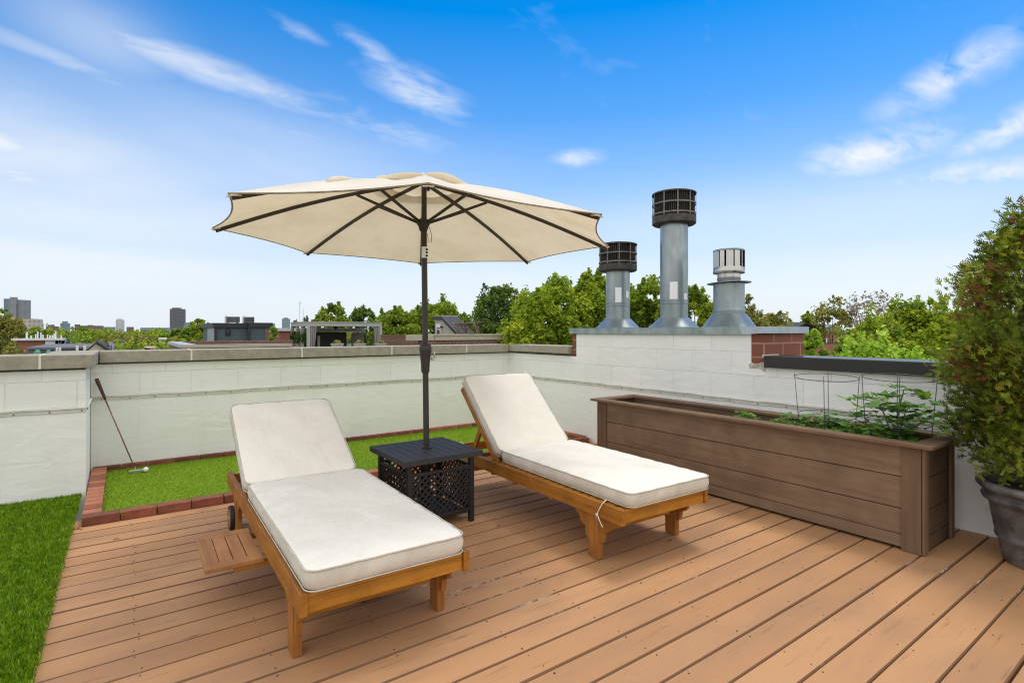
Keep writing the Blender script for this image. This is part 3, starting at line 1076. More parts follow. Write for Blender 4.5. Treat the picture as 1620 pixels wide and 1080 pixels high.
def lounger(loc, rz, label, back_len, back_rise, hinge, tray, width=.665, extra_cord=False, seed=1, shift=0.0, seat=(0, 0)):
    """origin at the foot end on the deck, y runs to the head"""
    t = thing('sun_lounger', loc, label, 'sun lounger', rz)
    Mx = Matrix.Translation(loc) @ Matrix.Rotation(rz, 4, 'Z')

    def bl(m, name, mat, par=t, **kw):
        m.v = [tuple(Mx @ Vector(p)) for p in m.v]
        return m.build(name, mat, par, **kw)
    W2 = width / 2
    L = 2.04
    zt, zb = .325, .242
    for s in (-1, 1):
        m = MB()
        m.box(s * W2 - .0135, s * W2 + .014, 0, L, zb, zt)
        r = bl(m, 'side_rail', M_teak, bevel=.004)
        for y in (.215, .255):
            m = MB()
            c = Vector((s * (W2 + .0135), y, .268 + (.004 if y > .23 else -.002)))
            m.tube([c, c + Vector((s * .003, 0, 0))], .006, 8)
            bl(m, 'bolt', plain('brass bolt', (.55, .4, .18), .35, .8, bmp=0) if 'brass bolt' not in bpy.data.materials else bpy.data.materials['brass bolt'], r)
    m = MB()
    m.box(-W2 + .0145, W2 - .0145, .012, .036, zb + .006, zt - .022)
    m.box(-W2 + .0145, W2 - .0145, .012, .075, zt - .0215, zt - .006)
    bl(m, 'end_board', M_teakx, bevel=.003)
    m = MB()
    m.box(-W2 + .0145, W2 - .0145, L - .06, L - .035, zb, zt - .012)
    bl(m, 'head_board', M_teakx, bevel=.003)
    # legs with scrolled corner brackets
    for y, hind in ((.235, False), (1.78, True)):
        for s in (-1, 1):
            xo = s * (W2 - .0205)
            m = MB()
            m.prism([(y - .04, .0), (y - .032, .0), (y + .032, .0), (y + .04, .008), (y + .04, zb + .05), (y - .04, zb + .05)], xo - .0185, xo + .0185, 'x')
            leg = bl(m, 'leg', M_teakz, bevel=.004)
            for d in (-1, 1):
                prof = [(0, 0), (.02, .006), (.026, .03), (.03, .055), (.05, .062), (.066, .075), (.072, .1), (.098, .108), (.105, .13), (0, .13)]
                m = MB()
                m.prism([(y + d * (.04 + a * 1.18), zb - .15 + c * 1.154) for a, c in prof], xo - .012, xo + .012, 'x')
                bl(m, 'corner_bracket', M_teakz, leg, bevel=.002)
    for y in (.22, 1.765):
        m = MB()
        m.box(-W2 + .06, W2 - .06, y, y + .03, .13, .19)
        bl(m, 'stretcher', M_teakx, bevel=.003)
    m = MB()
    k = 0
    y = .10
    while y < hinge - .05:
        m.box(-W2 + .0145, W2 - .0145, y, y + .05, zt - .0195, zt - .003)
        y += .068
    bl(m, 'seat_slats', M_teakx, bevel=.002, seg=1)
    for y in (.62, 1.02, 1.30):
        m = MB()
        m.box(-W2 + .0145, W2 - .0145, y, y + .035, zb - .025, zb + .01)
        bl(m, 'cross_bar', M_teakx, bevel=.003)
    # wheels outside the hind legs
    for s in (-1, 1):
        c = Vector((s * (W2 + .012), 1.83, .075))
        m = MB()
        m.tube([c - Vector((.012, 0, 0)), c + Vector((.012, 0, 0))], .062, 24)
        wh = bl(m, 'wheel', M_teakz, bevel=.003)
        m = MB()
        m.lathe([(.061, -.013), (.072, -.013), (.075, -.008), (.075, .008), (.072, .013), (.061, .013)], 28, (0, 0, 0), False)
        m.v = [(c.x + z, c.y + x, c.z + y) for x, y, z in m.v]
        bl(m, 'tyre', M_rubber, wh)
        m = MB()
        m.tube([c - Vector((s * .05, 0, 0)), c + Vector((s * .018, 0, 0))], .006, 8)
        bl(m, 'axle', M_steel, wh)
    # raised back
    ang = math.atan2(back_rise, math.sqrt(max(.01, back_len ** 2 - back_rise ** 2)))
    HB = Matrix.Translation((0, hinge, zt - .01)) @ Matrix.Rotation(ang, 4, 'X')
    m = MB()
    bw = W2 - .03
    for s in (-1, 1):
        m.box(s * bw - .0125, s * bw + .0125, 0, back_len - .02, -.03, .012)
    m.box(-bw + .013, bw - .013, back_len - .06, back_len - .022, -.028, .010)
    y = .03
    while y < back_len - .09:
        m.box(-bw + .013, bw - .013, y, y + .05, -.005, .011)
        y += .068
    m.v = [tuple(HB @ Vector(p)) for p in m.v]
    bl(m, 'back_frame', M_teak, bevel=.002, seg=1)
    m = MB()
    top = HB @ Vector((0, back_len * .52, -.03))
    foot = Vector((0, min(L - .12, top.y + (top.z - zb) * .55), zb + .02))
    for s in (-1, 1):
        m.bar((s * (bw - .05), top.y, top.z), (s * (bw - .05), foot.y, foot.z), .02, .042, (0, 1, 0))
    m.bar((-bw + .03, foot.y, foot.z), (bw - .03, foot.y, foot.z), .03, .03)
    bl(m, 'back_prop', M_teak, bevel=.002, seg=1)
    m = MB()
    m.box(-W2 + .0145, W2 - .0145, hinge + .25, hinge + .28, zb + .0, zb + .03)
    m.box(-W2 + .0145, W2 - .0145, hinge + .50, hinge + .53, zb + .0, zb + .03)
    bl(m, 'notched_rest', M_teakx, bevel=.002, seg=1)
    # cushions
    cw = width - .045
    Ls = hinge + .012
    cushion('seat_cushion', t, cw + seat[1], Ls - .012, .082, Mx @ Matrix.Translation((seat[0], Ls / 2 - .022, zt + .001)), seed)
    CB = HB @ Matrix.Translation((0, back_len / 2 + .03, .014))
    CB = CB @ Matrix.Translation((shift, 0, 0))
    cushion('back_cushion', t, cw + abs(shift) * .6, back_len, .075, Mx @ CB, seed + 5, crown=.02)
    if tray:
        m = MB()
        x1 = -W2 - .016
        x0 = x1 - .235
        ya, yb, zz = .675, 1.13, .205
        m.box(x0, x1, ya, ya + .062, zz, zz + .02)
        m.box(x0, x1, yb - .062, yb, zz, zz + .02)
        for i in range(4):
            xa = x0 + .006 + i * .057
            m.box(xa, xa + .0535, ya + .0625, yb - .0625, zz + .002, zz + .0185)
        m.box(x0, x0 + .012, ya + .0625, yb - .0625, zz, zz + .0195)
        tr = bl(m, 'side_tray', M_teaktray, bevel=.003)
        m = MB()
        for y in (ya + .01, yb - .06):
            m.box(x1 - .12, W2 - .06, y, y + .03, zz - .022, zz - .0005)
        bl(m, 'tray_runner', M_teakx, tr, bevel=.002)
    if extra_cord:
        m = MB()
        x = -W2 - .022
        m.tube([(x + .01, .118, .352), (x, .135, .33), (x, .162, .29), (x, .176, .262), (x, .186, .24)], .0035, 6)
        m.tube([(x, .176, .264), (x - .004, .16, .24), (x - .006, .128, .205)], .0035, 6)
        m.tube([(x, .17, .262), (x - .006, .176, .258), (x, .182, .262)], .006, 6)
        bl(m, 'tie_cord', M_cord, smooth='all')
    m = MB()
    m.tube([(-W2 + .03, 1.92, zt + .004), (-W2 + .06, 1.86, zt + .03), (-W2 + .05, 1.80, zt + .02)], .0035, 6)
    bl(m, 'tie_cord', M_cord, smooth='all')
    return t


lounger((.845, 1.955, 0), rad(-1.6), 'teak sun lounger with off white cushions and a slatted tray pulled out at its side', .735, .368, 1.32, True, .655, seed=11, shift=-.022, seat=(-.004, .026))
lounger((2.44, 1.905, 0), rad(-2.0), 'teak sun lounger beside the planter with steep back and a tied cord on its rail', .735, .50, 1.255, False, .68, True, seed=31, seat=(.028, .03))

# ------------------------------------------------------------------ black table and umbrella
TX, TY = 1.645, 3.265
t = thing('side_table', (TX, TY, 0), 'square black metal table with lattice sides holding the umbrella pole', 'table', rad(-.5))
hw = .28
zt = .468
b = MB()
fr = .035
for s in (-1, 1):
    b.box(TX + s * (hw - fr / 2) - fr / 2, TX + s * (hw - fr / 2) + fr / 2, TY - hw, TY + hw, zt - .034, zt)
for s in (-1, 1):
    b.box(TX - hw + fr + .0003, TX + hw - fr - .0003, TY + s * (hw - fr / 2) - fr / 2, TY + s * (hw - fr / 2) + fr / 2, zt - .034, zt)
nsl = 8
iw = (2 * hw - 2 * fr) / nsl
for i in range(nsl):
    xa = TX - hw + fr + i * iw
    b.box(xa + .0022, xa + iw - .0022, TY - hw + fr + .0003, TY + hw - fr - .0003, zt - .016, zt - .001)
b.build('tabletop', M_tabletop, t, bevel=.002, seg=2)
lg = .222
for sx in (-1, 1):
    for sy in (-1, 1):
        b = MB()
        b.box(TX + sx * lg - .0155, TX + sx * lg + .0155, TY + sy * lg - .0155, TY + sy * lg + .0155, 0, zt - .034)
        b.build('leg', M_black, t, bevel=.002)
pz0, pz1 = .085, .365


def lattice(p, q, out):
    """woven lattice panel between posts p and q (x, y)"""
    p, q = Vector((p[0], p[1], 0)), Vector((q[0], q[1], 0))
    d = (q - p).normalized()
    L = (q - p).length
    n = Vector((out[0], out[1], 0))
    m = MB()
    for z in (pz0, pz1):
        m.bar(p + Vector((0, 0, z)), q + Vector((0, 0, z)), .016, .02)
    for s in (0.012, L - .012):
        m.bar(p + d * s + Vector((0, 0, pz0)), p + d * s + Vector((0, 0, pz1)), .014, .018, d)
    h = pz1 - pz0
    st = .043
    for sg in (-1, 1):
        c = -h
        while c < L + h:
            # line s = c + sg*(z - pz0), clipped to the panel
            za, zb2 = 0.0, h
            if sg > 0:
                za, zb2 = max(0, -c), min(h, L - c)
            else:
                za, zb2 = max(0, c - L), min(h, c)
            if zb2 - za > .004:
                off = n * (.0022 * sg)
                A_ = p + d * (c + sg * za) + Vector((0, 0, pz0 + za)) + off
                B_ = p + d * (c + sg * zb2) + Vector((0, 0, pz0 + zb2)) + off
                m.bar(A_, B_, .003, .0125, n.cross(B_ - A_))
            c += st
    # little rosettes where the strips cross
    i = 0
    z = st / 2
    return m.build('lattice_panel', M_black, t)


lattice((TX - lg, TY - lg - .004), (TX + lg, TY - lg - .004), (0, -1))
lattice((TX - lg, TY + lg + .004), (TX + lg, TY + lg + .004), (0, 1))
lattice((TX - lg - .004, TY - lg), (TX - lg - .004, TY + lg), (-1, 0))
lattice((TX + lg + .004, TY - lg), (TX + lg + .004, TY + lg), (1, 0))
b = MB()
b.box(TX - lg + .017, TX + lg - .017, TY - lg + .017, TY + lg - .017, .055, .068)
b.build('shelf', M_black, t)
b = MB()
b.lathe([(.033, .068), (.033, zt - .017)], 20, (TX, TY, 0))
b.build('pole_sleeve', M_black, t, smooth=True)
b = MB()
b.lathe([(.034, 0), (.034, .006), (.024, .012)], 24, (TX + .012, TY, zt))
b.build('collar_ring', M_black, t, smooth=True)
b = MB()
b.tube([(TX + lg + .02, TY - .16, .36), (TX + lg + .042, TY - .17, .30), (TX + lg + .045, TY - .17, .20), (TX + lg + .02, TY - .16, .14)], .008, 8)
b.build('side_handle', M_black, t, smooth='all')

# umbrella
UC = Vector((1.631, 3.269, 1.878))
UR, UPH = 1.302, 8.979
TLX, TLY = -.017, -.001
UN = Vector((-TLX, -TLY, 1)).normalized()
APEX = UC + UN * .385
px_b, px_t = Vector((TX + .012, TY, .07)), UC + UN * .36
t = thing('patio_umbrella', (TX, TY, zt), 'large cream eight ribbed umbrella standing through the black table', 'umbrella')
JO = Vector((1.638, 3.267, 1.76))
b = MB()
b.tube([px_b, JO - Vector((0, 0, .02))], .0195, 20)
b.build('lower_pole', M_bronze, t, smooth=True)
b = MB()
b.tube([JO + Vector((0, 0, .05)), px_t], .0175, 20)
b.build('upper_pole', M_ribs, t, smooth=True)
b = MB()
b.tube([JO - Vector((0, 0, .025)), JO + Vector((0, 0, .055))], .0185, 20)
tj = b.build('tilt_joint', M_steel, t, smooth=True)
b = MB()
for z in (-.01, .012, .032):
    b.box(JO.x + .004, JO.x + .016, JO.y - .022, JO.y - .016, JO.z + z, JO.z + z + .010)
b.build('tilt_notch', M_dark, tj)
# crank housing
CR = px_b.lerp(JO, (1.095 - px_b.z) / (JO.z - px_b.z))
b = MB()
b.lathe([(.022, -.125), (.028, -.115), (.030, -.06), (.040, .02), (.043, .045), (.036, .065), (.022, .075)], 20, CR)
b.v = [(x, y, z) for x, y, z in b.v]
ck = b.build('crank_housing', M_bronze, t, smooth=True)
b = MB()
q = CR + Vector((.81, -.586, 0)) * .03
d = Vector((.81, -.586, 0))
b.tube([q + Vector((0, 0, .02)), q + d * .028 + Vector((0, 0, .02)), q + d * .03 + Vector((0, 0, -.028))], .005, 8)
b.tube([q + d * .008 + Vector((0, 0, -.03)), q + d * .034 + Vector((0, 0, -.03))], .0075, 10)
b.build('crank_handle', M_steel, ck, smooth='all')
HUB = UC + UN * .095
b = MB()
b.lathe([(.020, -.055), (.026, -.05), (.034, -.02), (.046, -.005), (.046, .018), (.030, .026), (.02, .03)], 20, HUB)
b.build('runner_hub', M_ribs, t, smooth=True)


def rimpt(a, r, zoff=0.0):
    dx, dy = math.cos(a) * r, math.sin(a) * r
    return UC + Vector((dx, dy, TLX * dx + TLY * dy + zoff))


def rib_z(f):                    # height of the rib line above the rim plane at radius fraction f, slightly bowed
    return .385 * (1 - f) + .035 * math.sin(PI * f)


for k in range(8):
    a = UPH - k * PI / 4
    pts = [rimpt(a, UR * f * .985, rib_z(f) - .018) for f in np.linspace(.02, 1, 12)]
    m = MB()
    for p, q in zip(pts[:-1], pts[1:]):
        m.bar(p, q, .013, .021)
    rb = m.build('rib', M_ribs, t)
    m = MB()
    j = rimpt(a, UR * .33, rib_z(.33) - .03)
    hd = Vector((math.cos(a), math.sin(a), 0))
    m.bar(HUB + hd * .036 + Vector((0, 0, .004)), j, .011, .017)
    m.build('strut', M_ribs, rb)
    m = MB()
    tip = rimpt(a, UR * .96, rib_z(.96) - .022)
    m.bar(tip, rimpt(a, UR * 1.0, -.012), .05, .004)
    m.build('tip_pocket', M_canopy, rb)


def canopy():
    b = MB()
    ns, nr = 14, 22
    f0 = .17
    grid = []
    rr_ = random.Random(4)
    for k in range(8):
        a0, a1 = UPH - k * PI / 4, UPH - (k + 1) * PI / 4
        for j in range(ns):
            tt = j / ns
            row = []
            for i in range(nr + 1):
                f = f0 + (1 - f0) * i / nr
                bow = 4 * tt * (1 - tt)
                # edge scallops in, panel sags a little between ribs
                fe = f * (1 - .045 * bow * f * f)
                p0, p1 = rimpt(a0, UR * fe, rib_z(f)), rimpt(a1, UR * fe, rib_z(f))
                p = p0.lerp(p1, tt)
                sag = .030 * bow * math.sin(PI * min(1, f)) ** .6 if f < 1 else .0
                wr = .0025 * math.sin(f * 31 + k * 2.1 + tt * 5) * bow * (1 - f ** 4) + .0055 * math.sin(tt * 23 + k + f * 2) * bow * f * (1 - f ** 4)
                p = p - UN * (sag * .8) + UN * wr
                row.append(p)
            grid.append(row)
    n = len(grid)
    vs = [p for r in grid for p in r]
    w_ = nr + 1
    fs = []
    for j in range(n):
        j2 = (j + 1) % n
        for i in range(nr):
            fs.append((j * w_ + i, j * w_ + i + 1, j2 * w_ + i + 1, j2 * w_ + i))
    b.add(vs, fs)
    o = b.build('canopy', M_canopy, t, smooth=True)
    # hem along the rim
    h = MB()
    h.tube([r[-1] for r in grid], .0045, 5, closed=True)
    h.build('hem', plain('dirty hem', (.32, .27, .2), .9, var=.3, scale=20, bmp=0), o)
    # vent flap sitting above the opening
    b = MB()
    vs, fs = [], []
    nv = 8
    for j in range(n):
        tt = (j % ns) / ns
        bow = 4 * tt * (1 - tt)
        k = j // ns
        a0, a1 = UPH - k * PI / 4, UPH - (k + 1) * PI / 4
        for i in range(nv + 1):
            f = .012 + .25 * i / nv
            lift = .010 + .004 * i / nv + .030 * bow * (i / nv) ** 2 * (1 if k % 2 else .5)
            p = rimpt(a0, UR * f, rib_z(f) + lift).lerp(rimpt(a1, UR * f, rib_z(f) + lift), tt)
            vs.append(p)
    for j in range(n):
        j2 = (j + 1) % n
        for i in range(nv):
            fs.append((j * (nv + 1) + i, j * (nv + 1) + i + 1, j2 * (nv + 1) + i + 1, j2 * (nv + 1) + i))
    b.add(vs, fs)
    b.build('vent_flap', M_canopy, t, smooth=True)
    b = MB()
    b.lathe([(.012, .36), (.022, .40), (.020, .418), (.006, .432)], 14, UC)
    b.build('finial', M_canopy, t, smooth=True)
    # closing strap lying rolled on the near left panels
    b = MB()
    a = UPH + PI / 4
    vs = []
    for f, da, z in ((.60, .05, -.012), (.55, .03, -.004), (.50, .01, -.004), (.44, -.01, -.010), (.38, -.02, -.018)):
        vs.append(rimpt(a + da, UR * f, rib_z(f) + z))
    b.tube(vs, [.014, .022, .020, .014, .006], 10)
    b.build('rolled_strap', M_canopy, t, smooth='all')


canopy()
m = MB()
c0 = HUB + Vector((.03, -.02, -.02))
m.tube([c0, c0 + Vector((.016, -.012, -.06)), c0 + Vector((.012, -.01, -.11)), c0 + Vector((-.004, 0, -.10)), c0 + Vector((-.008, .004, -.05))], .002, 5)
m.build('pull_cord', M_wire, t)

#PART3
# ------------------------------------------------------------------ planter box
px0, px1, py0, py1, pzt = 3.60, 4.10, 1.075, 3.62, .60
t = thing('planter_box', (3.85, 2.35, 0), 'long brown stained timber planter box against the white wall', 'planter')
rows = [(.018, .087), (.091, .234), (.239, .417), (.422, .599)]
for nm, x_a, x_b in (('front_panel', px0 + .012, px0 + .03), ('back_panel', px1 - .03, px1 - .012)):
    m = MB()
    for z0, z1 in rows:
        m.box(x_a + random.uniform(-.001, .001), x_b, py0 + .02, py1 - .02, z0, z1)
    if nm == 'front_panel':
        # a loose knot standing a little proud
        m.lathe([(.019, 0), (.0195, .004), (.012, .006)], 14, (0, 0, 0))
        k = 14 * 3
        m.v[-k:] = [(px0 + .012 - z, 2.27 + x, .515 + y) for x, y, z in m.v[-k:]]
    m.build(nm, M_plant_wood, t, bevel=.002, seg=1)
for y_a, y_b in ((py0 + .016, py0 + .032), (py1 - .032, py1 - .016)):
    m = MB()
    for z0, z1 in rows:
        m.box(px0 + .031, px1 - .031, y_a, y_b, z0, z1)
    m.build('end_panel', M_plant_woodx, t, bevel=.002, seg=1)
for x, sx in ((px0, 1), (px1, -1)):
    for y, sy in ((py0, 1), (py1, -1)):
        m = MB()                                  # corner post: two boards meeting at the arris
        m.box(min(x, x + sx * .0115), max(x, x + sx * .0115), min(y + sy * .019, y + sy * .115), max(y + sy * .019, y + sy * .115), 0, pzt)
        m.box(min(x + sx * .002, x + sx * .058), max(x + sx * .002, x + sx * .058), min(y, y + sy * .0155), max(y, y + sy * .0155), 0.004, pzt)
        m.build('corner_post', M_plant_post, t, bevel=.002, seg=1)
m = MB()
o_, i_ = .045, .062
X0, X1, Y0, Y1 = px0 - o_, px1 + o_, py0 - o_, py1 + o_
x0, x1, y0, y1 = px0 + i_, px1 - i_, py0 + i_, py1 - i_
g = .001
for poly in ([(X0, Y0 + g), (x0, y0 + g), (x0, y1 - g), (X0, Y1 - g)], [(X1, Y0 + g), (X1, Y1 - g), (x1, y1 - g), (x1, y0 + g)],
             [(X0 + g, Y0), (X1 - g, Y0), (x1 - g, y0), (x0 + g, y0)], [(X0 + g, Y1), (x0 + g, y1), (x1 - g, y1), (X1 - g, Y1)]):
    m.prism(poly, pzt + .001, pzt + .021, 'z')
m.build('top_rim', M_rim_wood, t, bevel=.002, seg=1)
m = MB()
nx_, ny_ = 14, 70
rs = random.Random(3)
for j in range(ny_ + 1):
    for i in range(nx_ + 1):
        m.v.append((px0 + .032 + (px1 - px0 - .064) * i / nx_, py0 + .034 + (py1 - py0 - .068) * j / ny_, .515 + rs.uniform(-.012, .016)))
        m.t.append(.5)
for j in range(ny_):
    for i in range(nx_):
        a = j * (nx_ + 1) + i
        m.f.append([a, a + 1, a + nx_ + 2, a + nx_ + 1])
        m.mi.append(0)
m.build('soil', M_soil, t, smooth='all')

M_tomato = tinted('tomato leaf', [(0, (.045, .13, .018)), (.5, (.115, .26, .03)), (1, (.26, .40, .06))], .55, .3, .3)
M_stem = plain('green stem', (.12, .2, .045), .6, var=.2, bmp=0)


def tomato(loc, stems, label, leaf=.055, seed=1, kind='tomato plant'):
    r_ = random.Random(seed)
    t = thing('tomato_plant', loc, label, 'plant')
    sm, C, A, B, L, W, T = MB(), [], [], [], [], [], []
    for (dx, dy, h, bend) in stems:
        k = 9
        pts = []
        for i in range(k):
            f = i / (k - 1)
            pts.append(Vector((loc[0] + dx * f ** 1.3 + r_.uniform(-.006, .006), loc[1] + dy * f ** 1.3 + r_.uniform(-.006, .006), loc[2] - .02 + h * (f if bend == 0 else math.sin(f * PI * bend) / 1.0))))
        sm.tube(pts, [.0065 * (1 - .7 * i / (k - 1)) for i in range(k)], 6)
        for i in range(1, k):
            for rep in range(2):
                an = r_.uniform(0, 2 * PI)
                ln = leaf * r_.uniform(1.3, 2.3) * (.65 + .5 * math.sin(PI * i / k))
                dr = Vector((math.cos(an), math.sin(an), r_.uniform(.0, .55))).normalized()
                if pts[i].z + dr.z * ln - .45 * ln < .64 and not (3.70 < pts[i].x + dr.x * ln < 4.0 and pts[i].y + dr.y * ln > 1.19):
                    continue
                q = [pts[i] + dr * (ln * f) - Vector((0, 0, .45 * ln * f * f)) for f in (0, .35, .7, 1.0)]
                sm.tube(q, [.0022, .002, .0015, .001], 4)
                sd = dr.cross(Vector((0, 0, 1))).normalized()
                nm = sd.cross(dr)
                for f, s_, sc in ((.4, 1, .6), (.4, -1, .6), (.62, 1, .8), (.62, -1, .8), (.82, 1, .7), (.82, -1, .7), (1.0, 0, 1.1)):
                    p = pts[i] + dr * (ln * f) - Vector((0, 0, .45 * ln * f * f))
                    if p.z < .66 and not (3.70 < p.x < 4.0 and p.y > 1.19):
                        continue
                    ax = (dr * (.55 if s_ else 1) + sd * s_ * .9 + Vector((0, 0, r_.uniform(-.45, .1)))).normalized()
                    le = leaf * sc * r_.uniform(.8, 1.3)
                    bb = ax.cross(nm + Vector((r_.uniform(-.3, .3), r_.uniform(-.3, .3), 0))).normalized()
                    C.append(p + ax * le * .5)
                    A.append(ax)
                    B.append(bb)
                    L.append(le)
                    W.append(le * r_.uniform(.5, .72))
                    T.append(min(1, max(0, r_.gauss(.5, .22))))
    sm.build('stem', M_stem, t, smooth='all')
    V, F, Tt = leaves(np.array(C), np.array(A), np.array(B), np.array(L), np.array(W), np.array(T))
    np_mesh('leaf_cluster', V, F, Tt, M_tomato, t)


SZ = .53
tomato((3.84, 2.28, SZ), [(.03, .05, .12, 0), (-.03, -.05, .11, 0), (.0, .0, .10, 0)], 'small low seedling, farthest from the wire cages in the planter', .05, 2)
tomato((3.84, 1.96, SZ), [(.02, .06, .13, 0), (-.02, -.06, .11, 0), (.0, .0, .12, 0)], 'small seedling between the lone seedling and the first wire cage', .052, 3)
tomato((3.86, 1.72, SZ), [(.02, .07, .17, 0), (.0, -.07, .16, 0), (.03, .0, .19, 0), (-.05, .03, .12, 0)], 'bushy young tomato plant inside the farther wire cage', .056, 4)
tomato((3.82, 1.54, SZ), [(.02, .06, .13, 0), (.0, -.06, .12, 0), (-.05, 0, .11, 0)], 'low leafy tomato plant between the two wire cages', .056, 5)
tomato((3.84, 1.30, SZ), [(.0, .17, .32, .60), (-.03, -.08, .40, .56), (.03, -.32, .26, .55), (.02, -.02, .34, 0), (.06, -.05, .28, 0), (-.03, .10, .24, 0), (.02, -.10, .14, 0), (-.05, -.02, .12, 0), (-.02, .13, .12, 0)],
       'tall sprawling tomato plant arching out of the nearer wire cage', .072, 6)


def cage(c, r0, r1, h, label, tilt):
    t = thing('tomato_cage', (c[0], c[1], SZ), label, 'plant cage')
    m = MB()
    for k in range(4):
        a = k * PI / 2 + .35
        m.tube([(c[0] + r0 * .82 * math.cos(a), c[1] + r0 * .82 * math.sin(a), SZ - .03), (c[0] + r1 * math.cos(a) + tilt, c[1] + r1 * math.sin(a), SZ + h + .02)], .0024, 6)
    m.build('wire_leg', M_wire, t, smooth='all')
    for f in (.38, 1.0):
        m = MB()
        rr_ = r0 * .82 + (r1 - r0 * .82) * f
        m.tube([(c[0] + tilt * f + rr_ * math.cos(a), c[1] + rr_ * math.sin(a), SZ + h * f + .012 * math.sin(a + 1)) for a in np.linspace(0, 2 * PI, 29)[:-1]], .0024, 6, closed=True)
        m.build('wire_hoop', M_wire, t, smooth='all')


cage((3.85, 1.70), .19, .19, .41, 'wire tomato cage round the bushy plants, with empty upper hoop', -.01)
cage((3.85, 1.29), .19, .19, .435, 'wire tomato cage round the tall sprawling plant near the potted evergreen', .015)

# ------------------------------------------------------------------ pot and evergreen
PC = (3.985, .655)
t = thing('plant_pot', (PC[0], PC[1], 0), 'dark grey ribbed flower pot with a rolled rim standing on the deck', 'pot')
b = MB()
prof = [(.168, .0), (.176, .01), (.182, .05), (.186, .055), (.188, .064), (.186, .072), (.196, .12), (.206, .128), (.211, .142), (.208, .155), (.210, .165), (.232, .30), (.240, .322), (.250, .328), (.262, .335),
        (.268, .352), (.262, .362), (.250, .366), (.252, .380), (.275, .392), (.288, .408), (.290, .422), (.284, .434), (.270, .438), (.256, .432), (.250, .415), (.245, .37)]
b.lathe(prof, 56, (PC[0], PC[1], .001), cap=False)
b.build('pot_body', M_pot, t, smooth='all')
b = MB()
rs = random.Random(8)
b.lathe([(.001, .395), (.08, .400), (.16, .392), (.2465, .384)], 40, (PC[0], PC[1], 0), cap=False)
b.v = [(x, y, z + rs.uniform(-.008, .010)) for x, y, z in b.v]
b.build('mulch', M_mulch, t, smooth='all')

M_arb = tinted('scale leaf sprays', [(0, (.20, .085, .03)), (.16, (.17, .105, .03)), (.3, (.055, .075, .012)), (.55, (.135, .185, .018)), (.85, (.23, .29, .03)), (1, (.34, .39, .05))], .6, .25)


def evergreen():
    t = thing('arborvitae', (PC[0], PC[1], .39), 'bushy green and browning evergreen shrub growing in the dark pot', 'shrub')
    b = MB()
    for dx, dy in ((0, 0), (.03, .02), (-.025, .03)):
        b.tube([(PC[0] + dx, PC[1] + dy, .37), (PC[0] + dx * 2.2, PC[1] + dy * 2, .75), (PC[0] + dx * 3, PC[1] + dy * 3, 1.3), (PC[0] + dx, PC[1] + dy, 1.95)], [.018, .015, .011, .004], 8)
    b.build('trunk', M_bark, t, smooth='all')
    r = np.random.default_rng(21)
    prof = [(.47, .15), (.55, .22), (.65, .27), (.75, .30), (.85, .29), (.92, .31), (.99, .40), (1.13, .445), (1.33, .44), (1.43, .37), (1.515, .285), (1.666, .20), (1.85, .08), (1.98, .03)]
    zz, rr_ = np.array([p[0] for p in prof]), np.array([p[1] for p in prof])
    # foliage gathers in lumps on upswept branches
    nb = 215
    bm_ = MB()
    C, A, B, L, W, T = [], [], [], [], [], []
    for k in range(nb):
        z = .47 + 1.42 * (r.random() ** .93)
        R = np.interp(z, zz, rr_) * (.55 + .52 * r.random() ** .7) * (1 + .12 * math.sin(z * 11 + 2 * math.sin(k)))
        a = r.random() * 2 * PI
        lump = Vector((PC[0] + R * math.cos(a), PC[1] + R * math.sin(a), z))
        base = Vector((PC[0] + .03 * math.cos(a), PC[1] + .03 * math.sin(a), z - .18 - .1 * r.random()))
        if k % 3 == 0:
            bm_.tube([base, base.lerp(lump, .5) + Vector((0, 0, .0)), lump], [.006, .004, .0015], 5)
        brown = r.random() < .17
        tb = r.uniform(.03, .2) if brown else np.clip(r.normal(.64, .22), .3, 1)
        ns = int(66 + 34 * r.random())
        for s in range(ns):
            o = np.clip(r.normal(size=3), -1.4, 1.4) * np.array([.062, .062, .066])
            p = np.array(lump) + o
            out = np.array([math.cos(a), math.sin(a), .55]) + r.normal(size=3) * .55
            out /= np.linalg.norm(out)
            pl = np.cross(out, r.normal(size=3))
            pl /= np.linalg.norm(pl)
            ls = r.uniform(.032, .062)
            tint = np.clip(tb + r.normal(0, .09), 0, 1)
            # a flat fan: spine plus alternating side twigs
            for f, sd, sc in ((.5, 0, 1), (.25, 1, .5), (.35, -1, .5), (.5, 1, .45), (.6, -1, .4), (.75, 1, .3), (.85, -1, .26)):
                if sd == 0:
                    ax = out
                    le = ls
                    c = p + out * ls * .5
                else:
                    ax = out * .75 + pl * sd * .7
                    ax /= np.linalg.norm(ax)
                    le = ls * sc
                    c = p + out * ls * f + ax * le * .5
                C.append(c)
                A.append(ax)
                nn = np.cross(out, pl)
                bb = np.cross(ax, nn + r.normal(size=3) * .25)
                B.append(bb / np.linalg.norm(bb))
                L.append(le)
                W.append(le * .125 + .0036)
                T.append(tint)
    bm_.build('branches', M_bark, t)
    V, F, Tt = leaves(np.array(C), np.array(A), np.array(B), np.array(L), np.array(W), np.array(T))
    np_mesh('foliage', V, F, Tt, M_arb, t)


evergreen()

